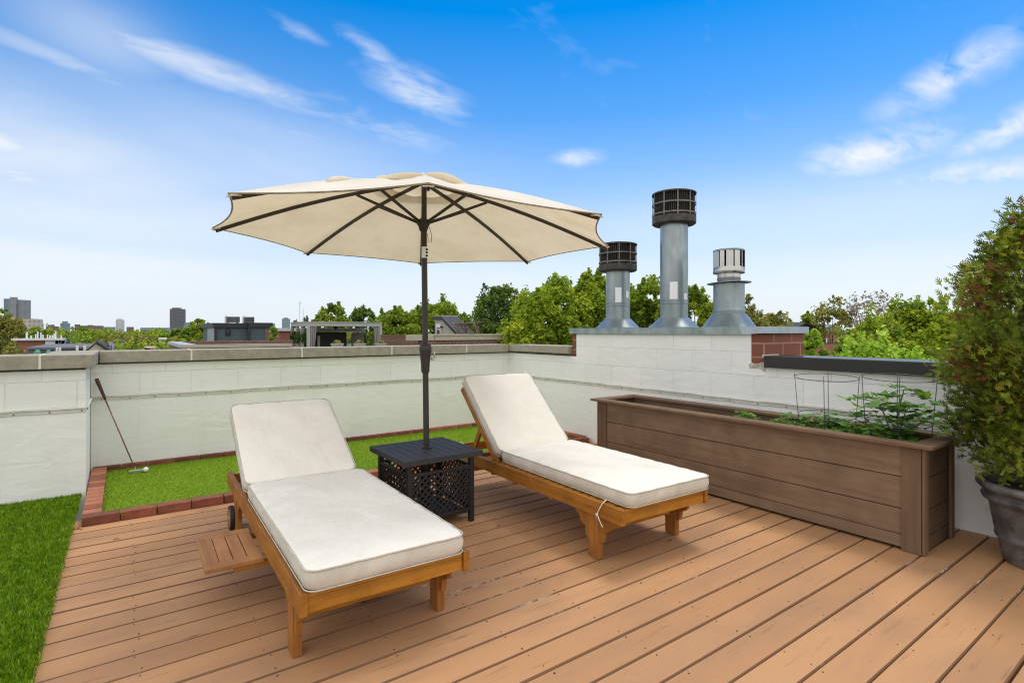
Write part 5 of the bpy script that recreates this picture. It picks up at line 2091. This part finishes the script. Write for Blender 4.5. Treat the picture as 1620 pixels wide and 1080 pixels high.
# --- brick houses right of the flues
y = 26.0
xa, xb = X_(1268, y), X_(1322, y)
t = thing('brick_house', (xa, y, GZ), 'red brown brick house with a sloping dark roof behind the flue wall', 'house')
zt = Z_(524.5, 1290, y)
bx(t, 'wall', M_redbrick, xa - 3, xb, y, y + 5, GZ, zt)
m = MB()
xp, zp = X_(1271, y), Z_(509.5, 1271, y)
xe, ze = X_(1306, y), Z_(523.0, 1306, y)
m.prism([(xp, zp), (xe, ze), (xe, ze - .14), (xp - .02, zp - .16)], y - .25, y + 4, 'y')
m.prism([(xp - .01, zp), (xp - 2.4, ze + .1), (xp - 2.4, ze - .04), (xp - .01, zp - .14)], y - .25, y + 4, 'y')
m.build('roof', M_shingle, t)
m = MB()
m.prism([(xp - 2.3, zt), (xe - .2, zt), (xp, zp - .18)], y + .05, y + .3, 'y')
m.build('gable', M_siding, t)
bx(t, 'coping_stone', M_stone, xa - 3, xe, y - .06, y + .2, zt, zt + .08)
y = 21.0
xa, xb = X_(1296, y), X_(1330, y)
zt = Z_(542, 1310, y)
t = thing('brick_parapet', (xa, y, GZ), 'low brick parapet with dark cap and a white vent right of the flue block', 'wall')
bx(t, 'brick_wall', M_redbrick, xa - 2, xb, y, y + .3, GZ, zt - .06)
bx(t, 'dark_cap', M_trim, xa - 2.05, xb + .05, y - .05, y + .35, zt - .06, zt)
m = MB()
m.lathe([(.05, 0), (.05, .3), (.075, .31), (.075, .36)], 12, (X_(1310.5, y), y + .15, zt))
m.build('vent_pipe', M_whitetrim, t, smooth=True)
y = 60.
t = thing('grey_house', (X_(1313, y), y, GZ), 'small grey house roof among the olive trees to the right', 'house')
bx(t, 'wall', M_sidel, X_(1308, y), X_(1322, y), y, y + 6, GZ, Z_(518, 1313, y))
m = MB()
xa, xb = X_(1306, y), X_(1326, y)
m.prism([(xa, Z_(518, 1313, y)), (xb, Z_(518, 1313, y)), ((xa + xb) / 2, Z_(513, 1313, y))], y - .3, y + 6, 'y')
m.build('roof', plain('blue grey roof', (.2, .23, .27), .8, bmp=0), t)

# --- left: roofs beyond the short parapet
y = 55.0
xa, xb, xc = X_(27, y), X_(70, y), X_(97, y)
zt = Z_(538.5, 50, y)
t = thing('brick_building', (xa, y, GZ), 'orange red brick building with white roof edge and a row of white roof pipes', 'building')
bx(t, 'wall', M_redbrick, xa, xb, y, y + 9, GZ, zt)
bx(t, 'side_porch', M_kitchen, xb + .001, xc, y + 1.5, y + 9, GZ, zt - .02)
bx(t, 'roof_edge', plain('white roof edge', (.62, .64, .66), .6, bmp=0), xa - .3, xc + .1, y - .3, y + 3.2, zt, zt + .14)
m = MB()
for i in range(5):
    xx = xb + .5 + i * (xc - xb - .8) / 4
    m.box(xx - .06, xx + .06, y + 1.3, y + 1.45, GZ, zt - .001)
    m.bar((xx, y + 1.3, zt - .9), (xx + .5, y + 1.3, zt - .05), .08, .1)
m.box(xb + .05, xb + .65, y - .05, y + .05, zt - 1.3, zt - .02)
m.build('porch_frame', M_whitetrim, t)
rs = random.Random(12)
for i in range(13):
    xx = xa + .3 + i * (xc - xa - .5) / 12
    h = rs.uniform(.15, .6)
    m = MB()
    m.lathe([(.04, zt + .14), (.04, zt + .14 + h), (.06, zt + .15 + h), (.06, zt + .2 + h)], 10, (xx, y + rs.uniform(.5, 3), 0))
    m.build('roof_pipe', M_whitetrim, t)
y = 38.0
xa, xb = X_(45, y), X_(136, y)
zt = Z_(549, 100, y)
t = thing('flat_roof_building', (xa, y, GZ), 'dark grey flat roofed building with thin white poles behind the short parapet', 'building')
bx(t, 'wall', M_greyroof, xa, xb, y, y + 10, GZ, zt - .1)
bx(t, 'roof_edge', plain('slate roof edge', (.13, .14, .155), .7, bmp=0), xa - .1, xb + .1, y - .1, y + 10, zt - .1, zt)
for u in (91, 95, 122.5, 134.5):
    xx = X_(u, y)
    bx(t, 'white_pole', M_whitetrim, xx - .06, xx + .06, y - .22, y - .101, Z_(557, u, y), Z_(549.2, u, y) + (.1 if u > 100 else .0))
for u0, u1, lab in ((51, 61, 'green canopy beside the grey flat roof, the one farther left'), (70, 78, 'green canopy in front of the grey flat roof, nearer the gabled house')):
    yy = 36.0
    m = MB()
    xa2, xb2 = X_(u0, yy), X_(u1, yy)
    q = thing('garden_canopy', ((xa2 + xb2) / 2, yy, GZ), lab, 'canopy')
    z1 = Z_(556.2, u0, yy)
    m.prism([(xa2, z1 - .4), (xb2, z1 - .4), (xb2 - .05, z1 - .05), ((xa2 + xb2) / 2, z1 + .08), (xa2 + .05, z1 - .05)], yy, yy + 1.4, 'y')
    m.build('canopy_cloth', M_copper, q)
    m = MB()
    for xx in (xa2 + .05, xb2 - .05):
        m.box(xx - .03, xx + .03, yy + .02, yy + .08, GZ, z1 - .4001)
    m.build('post', M_whitetrim, q)
y = 36.0
x0, xp, x1 = X_(137, y), X_(152, y), X_(170, y)
zr, ze = Z_(541.8, 152, y), Z_(553, 140, y)
t = thing('gable_house', (x0, y, GZ), 'small cream gabled house with dark grey roof and metal vents behind the coping', 'house')
m = MB()
m.prism([(x0 + .1, GZ), (x1 - .1, GZ), (x1 - .1, ze), (xp, zr - .05), (x0 + .1, ze)], y, y + 5, 'y')
m.build('wall', M_cream, t)
m = MB()
m.prism([(xp, zr), (x1 + .15, ze - .15), (x1 + .15, ze - .03), (xp, zr + .1)], y - .15, y + 5, 'y')
m.build('roof', M_shingle, t)
m = MB()
m.prism([(xp - .001, zr + .02), (xp - .001, zr + .09), (x0 - .05, ze + .02), (x0 - .05, ze - .05)], y - .08, y + 5, 'y')
m.build('roof', M_cream, t)
window(t, X_(149, y), y, Z_(558, 149, y), .5, .14, mat=M_kitchen)
m = MB()
for u, v in ((174, 541), (178, 544)):
    yy = y + 2.0
    m.lathe([(.11, Z_(560, u, yy)), (.11, Z_(v, u, yy) - .2), (.16, Z_(v, u, yy) - .18), (.16, Z_(v, u, yy))], 12, (X_(u, yy), yy, 0))
m.build('vent_pipe', M_steel, t, smooth=True)
y = 44.
t = thing('tan_roof_house', (X_(240, y), y, GZ), 'low tan hipped roof among the trees behind the coping', 'house')
m = MB()
xa, xb = X_(224, y), X_(256, y)
m.prism([(xa, Z_(556, 240, y)), (xb, Z_(556, 240, y)), (xb - .9, Z_(550, 240, y)), (xa + .9, Z_(550, 240, y))], y, y + 5, 'y')
m.build('roof', M_tan, t)
bx(t, 'wall', M_cream, xa + .3, xb - .3, y + .2, y + 4.8, GZ, Z_(556, 240, y) - .001)
y = 75.
t = thing('pale_house', (X_(262, y), y, GZ), 'cream and red brick house peeping out of the trees left of the dark rooftop room', 'house')
bx(t, 'wall', M_redbrick, X_(268, y), X_(281, y), y, y + 6, GZ, Z_(536, 270, y))
bx(t, 'pale_wing', M_cream, X_(255, y), X_(268, y) - .01, y, y + 6, GZ, Z_(537, 260, y))
bx(t, 'roof', M_whitetrim, X_(254, y), X_(267, y), y - .2, y + 6, Z_(537, 260, y) + .001, Z_(536.5, 260, y) + .1)
y = 90.
t = thing('pale_house', (X_(190, y), y, GZ), 'white gabled house half hidden in trees beyond the gabled cream one', 'house')
xa, xb = X_(182, y), X_(195, y)
bx(t, 'wall', M_whitetrim, xa, xb, y, y + 6, GZ, Z_(541, 188, y))
m = MB()
m.prism([(xa - .3, Z_(541, 188, y) + .001), (xb + .3, Z_(541, 188, y) + .001), ((xa + xb) / 2, Z_(537, 188, y))], y - .3, y + 6, 'y')
m.build('roof', M_greyroof, t)

# ------------------------------------------------------------------ far towers
def tower_mat(name, c, win, fh, fw_, frac=.5):
    m, nt_, b_ = new_mat(name)
    sp_ = nt_.nodes.new('ShaderNodeSeparateXYZ')
    nt_.links.new(coords(nt_), sp_.inputs[0])
    ad = N(nt_, 'ShaderNodeMath', operation='ADD')
    nt_.links.new(sp_.outputs[0], ad.inputs[0])
    nt_.links.new(sp_.outputs[1], ad.inputs[1])

    def stripe(src, p, f):
        a = N(nt_, 'ShaderNodeMath', operation='MULTIPLY')
        a.inputs[1].default_value = 1 / p
        nt_.links.new(src, a.inputs[0])
        b2 = N(nt_, 'ShaderNodeMath', operation='FRACT')
        nt_.links.new(a.outputs[0], b2.inputs[0])
        c2 = N(nt_, 'ShaderNodeMath', operation='LESS_THAN')
        c2.inputs[1].default_value = f
        nt_.links.new(b2.outputs[0], c2.inputs[0])
        return c2.outputs[0]
    mu = N(nt_, 'ShaderNodeMath', operation='MULTIPLY')
    nt_.links.new(stripe(sp_.outputs[2], fh, frac), mu.inputs[0])
    nt_.links.new(stripe(ad.outputs[0], fw_, .62), mu.inputs[1])
    nt_.links.new(mixc(nt_, mu.outputs[0], c, win), b_.inputs['Base Color'])
    rr2 = ramp(nt_, mu.outputs[0], [(0, .8), (1, .25)])
    nt_.links.new(rr2, b_.inputs['Roughness'])
    return m


TW = {  # grey and dark towers lightened in colour to stand for distance haze
    'a': tower_mat('grey concrete tower', (.27, .27, .275), (.12, .15, .20), 3.2, 4.0),
    'a2': tower_mat('glassy tower side', (.20, .24, .28), (.06, .13, .26), 3.2, 3.0, .65),
    'b': tower_mat('dark bronze tower', (.13, .13, .145), (.08, .083, .10), 3.6, 3.0, .5),
    'w': tower_mat('white tower', (.55, .55, .56), (.30, .33, .38), 3.4, 4.0),
    'g': tower_mat('blue green glass tower', (.22, .30, .33), (.13, .21, .26), 3.6, 5.0),
    'r': tower_mat('red brown block', (.20, .14, .12), (.10, .09, .10), 3.4, 4.0),
    'p': tower_mat('pale block', (.50, .44, .37), (.30, .27, .25), 3.4, 4.0),
}


def tower(u0, u1, v0, w_, k, label, cat='tower', parts=(), name='tower_block'):
    s = w_ / FPX
    p = at((u0 + u1) / 2, HY, w_)
    wd = (u1 - u0) * s
    t = thing(name, (p[0], p[1], GZ), label, cat, -(PI / 2 - AZ) * 1.0)
    Mx = Matrix.Translation((p[0], p[1], 0)) @ Matrix.Rotation(-(PI / 2 - AZ), 4, 'Z')

    def blk(nm, a, c, d0, d1, zb, z1, mt):
        m = MB()
        m.box(a, c, d0, d1, zb, z1)
        m.v = [tuple(Mx @ Vector(q)) for q in m.v]
        m.build(nm, mt, t)
    z = lambda v: 1.25 + (HY - v) * s
    blk('slab', -wd / 2, wd / 2, 0, wd * .8, GZ, z(v0), TW[k])
    for nm, ua, ub, va, kk in parts:
        blk(nm, (ua - (u0 + u1) / 2) * s, (ub - (u0 + u1) / 2) * s, -wd * .12 if nm != 'plant_room' else wd * .1, -.01 if nm != 'plant_room' else wd * .7, GZ if nm != 'plant_room' else z(v0) + .01, z(va), TW[kk])
    return t


tower(8.5, 32, 474, 1500, 'a', 'tall grey slab tower with a glassy left face, standing at the left of the skyline', parts=(('side_slab', 8.5, 18, 472.6, 'a2'), ('centre_slab', 18.01, 28, 470, 'a')))
tower(268.5, 285.5, 488.5, 1300, 'b', 'dark bronze tower standing alone above the trees', parts=(('plant_room', 271, 280, 486.5, 'b'),))
tower(95.3, 104.8, 511, 1600, 'g', 'small grey green tower between the tall slab and the dark tower', parts=(('plant_room', 97.5, 102, 508, 'g'),))
tower(183, 191.8, 505.8, 1700, 'w', 'slim white tower left of the dark bronze tower', parts=(('plant_room', 185, 188.5, 504, 'w'),))
tower(446, 455.8, 504, 1400, 'g', 'blue grey glass tower between the dark room and the pergola', parts=(('plant_room', 448, 453, 502.3, 'g'),))
tower(430.5, 434, 511.5, 1700, 'g', 'tiny pale tower just right of the brick corner of the dark room')
tower(292, 302, 510, 1200, 'g', 'low grey green block peeping over the tree beside the dark tower', 'building', name='office_block')
tower(120.5, 147.5, 515, 800, 'r', 'long brown block with raised ends on the left skyline', 'building', parts=(('end_block', 120.5, 127, 513, 'r'), ('end_block', 141, 147.5, 514, 'r')), name='office_block')
tower(156.5, 173, 517, 900, 'g', 'long low green glass block on the skyline left of the white tower', 'building', name='office_block')
tower(222, 254, 518.2, 900, 'g', 'long low glass block on the skyline left of the dark bronze tower', 'building', name='office_block')
tower(200, 207.5, 517, 800, 'r', 'small brown block just right of the white tower', 'building', name='office_block')
tower(72.5, 85, 516, 700, 'r', 'dark brown block with stepped roof above the trees at left', 'building', parts=(('plant_room', 74, 79, 513.5, 'r'),), name='office_block')
tower(53, 62.5, 511.5, 700, 'p', 'pale stone block above the trees at left', 'building', name='office_block')
tower(12, 45, 504.5, 420, 'p', 'wide pale stone block in front of the tall slab tower', 'building', parts=(('end_block', 12, 23, 501.5, 'p'), ('plant_room', 34, 41, 504.0, 'r')), name='office_block')

# ------------------------------------------------------------------ trees
PAL = {
    'mid': [(0, (0.067, 0.124, 0.012)), (.4, (0.170, 0.255, 0.020)), (.75, (0.306, 0.387, 0.032)), (1, (0.498, 0.527, 0.058))],
    'bright': [(0, (0.090, 0.156, 0.012)), (.4, (0.227, 0.321, 0.020)), (.75, (0.384, 0.476, 0.035)), (1, (0.612, 0.626, 0.065))],
    'dark': [(0, (0.039, 0.084, 0.017)), (.4, (0.091, 0.166, 0.029)), (.75, (0.174, 0.263, 0.041)), (1, (0.324, 0.391, 0.072))],
    'olive': [(0, (0.100, 0.112, 0.027)), (.4, (0.217, 0.217, 0.051)), (.75, (0.344, 0.326, 0.081)), (1, (0.490, 0.453, 0.136))],
    'lime': [(0, (0.131, 0.232, 0.014)), (.4, (0.246, 0.406, 0.026)), (.75, (0.377, 0.551, 0.051)), (1, (0.609, 0.725, 0.131))],
    'bare': [(0, (0.160, 0.131, 0.116)), (.5, (0.304, 0.246, 0.225)), (1, (0.435, 0.362, 0.319))],
}
MLEAF = {k: tinted('leaves ' + k, v, .55, .3, .25) for k, v in PAL.items()}


def crown_arrays(rg, R, H, ncl, nleaf, leaf, fill=.72, spread=1.0):
    """leaf clumps spread through a dome of radius R and height H, base at z = 0"""
    cc = []
    lobes = [(rg.uniform(0, 6.28), rg.uniform(.25, .8), rg.uniform(-.20, .10)) for _ in range(9)]
    while len(cc) < ncl:
        a, q = rg.uniform(0, 2 * PI), math.sqrt(rg.random())
        lo = sum(h * math.exp(-(((q * math.cos(a) - f * math.cos(b)) ** 2 + (q * math.sin(a) - f * math.sin(b)) ** 2) / .10)) for b, f, h in lobes)
        top = (1 - .42 * q ** 2.6) * (.92 + lo) + rg.normal(0, .03)
        z = H * .93 * top * (1 if rg.random() < fill else .25 + .75 * rg.random())
        cc.append((R * .9 * q * math.cos(a), R * .9 * q * math.sin(a), z))
    cc = np.array(cc)
    cr = rg.uniform(.11, .24, ncl) * min(R, H) * spread
    cc[:, 2] *= H / max(cc[:, 2] + cr * .9)
    cc[:, :2] *= R / np.percentile(np.hypot(cc[:, 0], cc[:, 1]) + cr * .8, 97)
    ct = rg.normal(.5, .15, ncl)
    # thin shoots standing out of the crown break up its outline
    sz = np.ones((ncl, 3)) * np.array([1.15, 1.15, .75])
    k = int(ncl * .45)
    pick = rg.choice(ncl, k, replace=False)
    shoot = cc[pick].copy()
    out = shoot / (np.linalg.norm(shoot * np.array([1, 1, .5]), axis=1)[:, None] + 1e-6)
    shoot += out * np.array([1, 1, .55]) * cr[pick][:, None] * .7 + np.array([0, 0, 1]) * cr[pick][:, None] * .55
    cc = np.concatenate([cc, shoot])
    cr = np.concatenate([cr, cr[pick] * rg.uniform(.25, .5, k)])
    ct = np.concatenate([ct, ct[pick] + .08])
    sz = np.concatenate([sz, np.stack([rg.uniform(.6, 1.1, k), rg.uniform(.6, 1.1, k), rg.uniform(1.1, 2.0, k)], 1)])
    wgt = np.concatenate([np.ones(ncl), np.full(k, .34)])
    wgt = wgt / wgt.sum()
    ncl = ncl + k
    idx = rg.choice(ncl, nleaf, p=wgt)
    d = rg.normal(size=(nleaf, 3))
    d /= np.linalg.norm(d, axis=1)[:, None]
    rad_ = (rg.random(nleaf) ** .45)[:, None] * cr[idx][:, None] * (1 + .5 * rg.random((nleaf, 1)))
    C = cc[idx] + d * rad_ * sz[idx]
    A, B = rand_axes(rg, nleaf, .35)
    L = leaf * rg.uniform(.45, 1.5, nleaf)
    T = np.clip(ct[idx] + rg.normal(0, .15, nleaf), 0, 1)
    return cc, leaves(C, A, B, L, L * rg.uniform(.5, .75, nleaf), T)


def near_tree(name, u, vtop, w_, half, H, leaf, nleaf, pal, label, seed, ncl=60, group=None, fill=.7, spread=1.0, cat='tree', limbs=14):
    rg = np.random.default_rng(seed)
    p = at(u, HY, w_)
    R = half * w_ / FPX
    ztop = 1.25 + (HY - vtop) * w_ / FPX
    zb = ztop - H
    t = thing(name, (p[0], p[1], GZ), label, cat, 0, group)
    cc, (V, F, T) = crown_arrays(rg, R, H, int(ncl * 1.5), int(nleaf * 2.4), leaf * .78, fill, spread)
    V = V + np.array([p[0], p[1], zb])
    np_mesh('crown', V, F, T, MLEAF[pal], t)
    m = MB()
    rt_ = max(.09, R * .055)
    fork = Vector((p[0], p[1], zb + H * .12))
    m.tube([(p[0], p[1], GZ), (p[0] + R * .03, p[1], (GZ + fork.z) / 2), fork], [rt_ * 1.5, rt_ * 1.15, rt_], 10)
    for i in range(min(limbs, ncl)):
        e_ = Vector(cc[i]) + Vector((p[0], p[1], zb))
        md = fork.lerp(e_, .5) + Vector((0, 0, -.06 * H))
        m.tube([fork, md, e_], [rt_ * .62, rt_ * .36, rt_ * .08], 6)
    m.build('trunk', M_bark, t, smooth='all')
    return t


NT = [
    ('leafy_tree', 793, 450, 33, 50, 5.6, .22, 5200, 'dark', 'dark green tree with sky gaps behind the timber pergola', 45, .62),
    ('leafy_tree', 868, 436, 19, 78, 4.6, .15, 15000, 'bright', 'large bright green tree rising behind the corner of the deck', 80, .62),
    ('leafy_tree', 935, 433, 20, 48, 4.0, .15, 9000, 'bright', 'bright green tree behind the shorter mesh capped flue', 60, .62),
    ('leafy_tree', 1022, 434, 21, 46, 4.6, .15, 9000, 'mid', 'green tree filling the gap left of the tallest flue', 55, .65),
    ('leafy_tree', 1102, 452, 23, 38, 4.0, .16, 6000, 'mid', 'green tree between the tallest flue and the short bright flue', 45, .65),
    ('leafy_tree', 1440, 474, 19, 90, 4.2, .15, 15000, 'bright', 'large spreading green tree behind the black capped wall', 85, .7),
    ('leafy_tree', 1375, 506, 17, 52, 3.0, .14, 7000, 'mid', 'smaller green tree in front of the spreading tree by the brick parapet', 45, .7),
    ('leafy_tree', 1410, 533, 11.5, 105, 2.2, .11, 8000, 'lime', 'pale yellow green treetop just over the black capped wall', 70, .6),
    ('leafy_tree', 1286, 522, 10.5, 21, 1.6, .10, 1800, 'lime', 'small yellow green treetop against the brown end of the flue block', 22, .6),
    ('leafy_tree', 985, 447, 27, 48, 5.0, .18, 6500, 'mid', 'green tree between the two mesh capped flues', 50, .7),
    ('leafy_tree', 1135, 472, 32, 40, 5.0, .20, 4500, 'mid', 'lower green tree behind the short bright flue', 45, .7),
    ('leafy_tree', 1560, 480, 24, 70, 4.2, .17, 7000, 'mid', 'green tree behind the potted evergreen', 50, .7),
]
for i, (nm, u, v, w_, hf, H, lf, nl, pal, lab, ncl, fill) in enumerate(NT):
    near_tree(nm, u, v, w_, hf, H, lf, nl, pal, lab, 100 + i, ncl, None, fill)

MT = [
    ('leafy_tree', 521, 479, 62, 30, 6, .42, 2600, 'mid', 'spiky topped green tree rising behind the pergola', 30, .6),
    ('leafy_tree', 577, 485, 75, 28, 6, .45, 2200, 'dark', 'grey green tree behind the right end of the pergola', 28, .6),
    ('leafy_tree', 702, 473, 62, 46, 6.5, .40, 6500, 'mid', 'rounded green tree behind the dark roofed dormer', 50, .75),
    ('leafy_tree', 634, 488, 60, 44, 6, .40, 5200, 'mid', 'broad green tree left of the umbrella pole', 45, .75),
    ('leafy_tree', 668, 484, 66, 34, 6, .40, 4000, 'mid', 'green tree filling the gap left of the rounded tree by the dormer', 40, .75),
    ('leafy_tree', 606, 496, 68, 24, 6, .40, 2600, 'mid', 'low green tree at the right post of the grey pergola', 32, .75),
    ('leafy_tree', 752, 508, 70, 20, 5, .40, 1500, 'mid', 'small green tree behind the brick chimney', 20, .75),
    ('leafy_tree', 316, 504, 66, 30, 6, .40, 4200, 'mid', 'green tree beside the dark rooftop room', 45, .68),
    ('leafy_tree', 286, 518, 80, 17, 6, .42, 1800, 'dark', 'darker low tree below the dark bronze tower', 22, .75),
    ('leafy_tree', 435, 517, 31, 10, 2.4, .17, 1100, 'lime', 'small yellow green tree by the brick corner of the dark room', 20, .7),
    ('leafy_tree', 16, 503, 55, 32, 6, .36, 4200, 'olive', 'brownish olive tree at the left edge below the tall slab tower', 45, .7),
    ('leafy_tree', 62, 517, 62, 26, 5, .36, 2600, 'mid', 'green tree between the pale stone block and the brick building', 32, .72),
    ('leafy_tree', 12, 545, 34, 32, 3.2, .22, 3000, 'olive', 'low olive bush just over the short parapet', 35, .7),
    ('leafy_tree', 8, 489, 90, 8, 6, .5, 250, 'mid', 'thin twiggy treetop in front of the tall slab tower', 10, .6),
    ('leafy_tree', 1200, 487, 48, 46, 5, .30, 4500, 'olive', 'rusty olive tree right of the short bright flue', 45, .6),
    ('leafy_tree', 1184, 465, 42, 13, 5, .30, 260, 'olive', 'thin sparse treetop beside the storm collar of the short flue', 12, .6),
    ('leafy_tree', 1268, 495, 60, 28, 6, .38, 2600, 'mid', 'dark green rounded tree over the brick house gable', 32, .75),
    ('leafy_tree', 1316, 470, 52, 36, 7, .36, 1000, 'olive', 'tall yellow olive tree right of the brick house', 34, .55),
    ('leafy_tree', 1374, 458, 66, 38, 9, .36, 650, 'bare', 'pinkish grey tree with hardly any leaves behind the spreading tree', 40, .6),
]
for i, (nm, u, v, w_, hf, H, lf, nl, pal, lab, ncl, fill) in enumerate(MT):
    near_tree(nm, u, v, w_, hf, H, lf, nl, pal, lab, 200 + i, ncl, None, fill, limbs=30 if pal == 'bare' else 10)

# trees of the belt left of the dark room: three crowns, copied
rg = np.random.default_rng(5)
PROTO = {}
for pal in ('mid', 'dark', 'olive', 'bright'):
    cc, (V, F, T) = crown_arrays(rg, 1.0, 1.25, 34, 2000, .10, .75)
    t = thing('belt_tree', (0, 0, GZ), None, None)
    c_ = np_mesh('crown', V, F, T, MLEAF[pal], None)
    c_.parent = t
    m = MB()
    m.tube([(0, 0, -1.6), (.02, 0, -.6), (0, 0, .25)], [.09, .07, .05], 8)
    for i in range(8):
        m.tube([(0, 0, .2), Vector(cc[i]) * .5, cc[i]], [.04, .025, .008], 5)
    k_ = m.build('trunk', M_bark, None, smooth='all')
    k_.parent = t
    PROTO[pal] = (t, [c_, k_], [False])


def belt_tree(u, vtop, w_, half, pal, label, group, rz):
    t, ch, used = PROTO[pal]
    if used[0]:
        n_ = t.copy()
        COL.objects.link(n_)
        for c0_ in ch:
            c1_ = c0_.copy()
            COL.objects.link(c1_)
            c1_.parent = n_
    else:
        n_ = t
        used[0] = True
    p = at(u, HY, w_)
    R = half * w_ / FPX
    ztop = 1.25 + (HY - vtop) * w_ / FPX
    n_.location = (p[0], p[1], ztop - 1.28 * R)
    n_.scale = (R, R, R)
    n_.rotation_euler = (0, 0, rz)
    tag(n_, label, 'tree', group)


for u, vt, w_, hf in ((262, 538, 56, 52), (238, 541, 50, 40), (212, 538, 58, 50), (286, 536, 60, 46), (185, 541, 62, 44), (60, 548, 48, 30)):
    belt_tree(u, vt, w_, hf, 'bright' if u % 2 else 'mid', 'rounded tree in the leafy belt between the tall slab tower and the dark rooftop room', 'trees of the leafy belt at left', u * .1)
rs = random.Random(44)
for i in range(46):
    w_ = rs.uniform(75, 190)
    u = rs.uniform(60, 300)
    vt = 524 + (rs.uniform(-1, 12) if w_ > 120 else rs.uniform(6, 22))
    pal = rs.choice(('mid', 'mid', 'dark', 'bright', 'olive') if i % 4 else ('mid', 'bright'))
    belt_tree(u, vt, w_, rs.uniform(3.2, 5.2) / w_ * FPX, pal, 'rounded tree in the leafy belt between the tall slab tower and the dark rooftop room', 'trees of the leafy belt at left', rs.uniform(0, 6))
for i in range(30):
    w_ = rs.uniform(75, 190)
    u = rs.choice((rs.uniform(430, 760), rs.uniform(1120, 1700), rs.uniform(-160, 60)))
    vt = 524 + rs.uniform(-6, 4)
    belt_tree(u, vt, w_, rs.uniform(3.2, 5.2) / w_ * FPX, rs.choice(('mid', 'dark', 'olive')), 'rounded tree far behind the neighbouring roofs', 'trees far behind the neighbouring roofs', rs.uniform(0, 6))


def far_wood():
    rg = np.random.default_rng(9)
    Cs, Ts, Ls = [], [], []
    for k in range(900):
        w_ = 200 * (3.2 ** rg.random())
        u = rg.uniform(-1500, 3200)
        p = at(u, HY, w_)
        R = rg.uniform(4, 7)
        top = 1.25 + rg.normal(.8, 1.3)
        n_ = 70
        d = rg.normal(size=(n_, 3))
        d[:, 2] = np.abs(d[:, 2]) * 1.1 - .25
        d /= np.linalg.norm(d, axis=1)[:, None]
        Cs.append(np.array([p[0], p[1], top - R]) + d * R * rg.uniform(.75, 1.05, (n_, 1)))
        Ts.append(np.clip(rg.normal(.45, .12) + rg.normal(0, .13, n_), 0, 1))
        Ls.append(rg.uniform(1.3, 2.6, n_))
    C, T, L = np.concatenate(Cs), np.concatenate(Ts), np.concatenate(Ls)
    A, B = rand_axes(rg, len(C), .3)
    V, F, T = leaves(C, A, B, L, L * .8, T)
    tag(np_mesh('distant_wood', V, F, T, MLEAF['mid']), 'distant belt of green treetops along the horizon', 'wood', None, 'stuff')


far_wood()
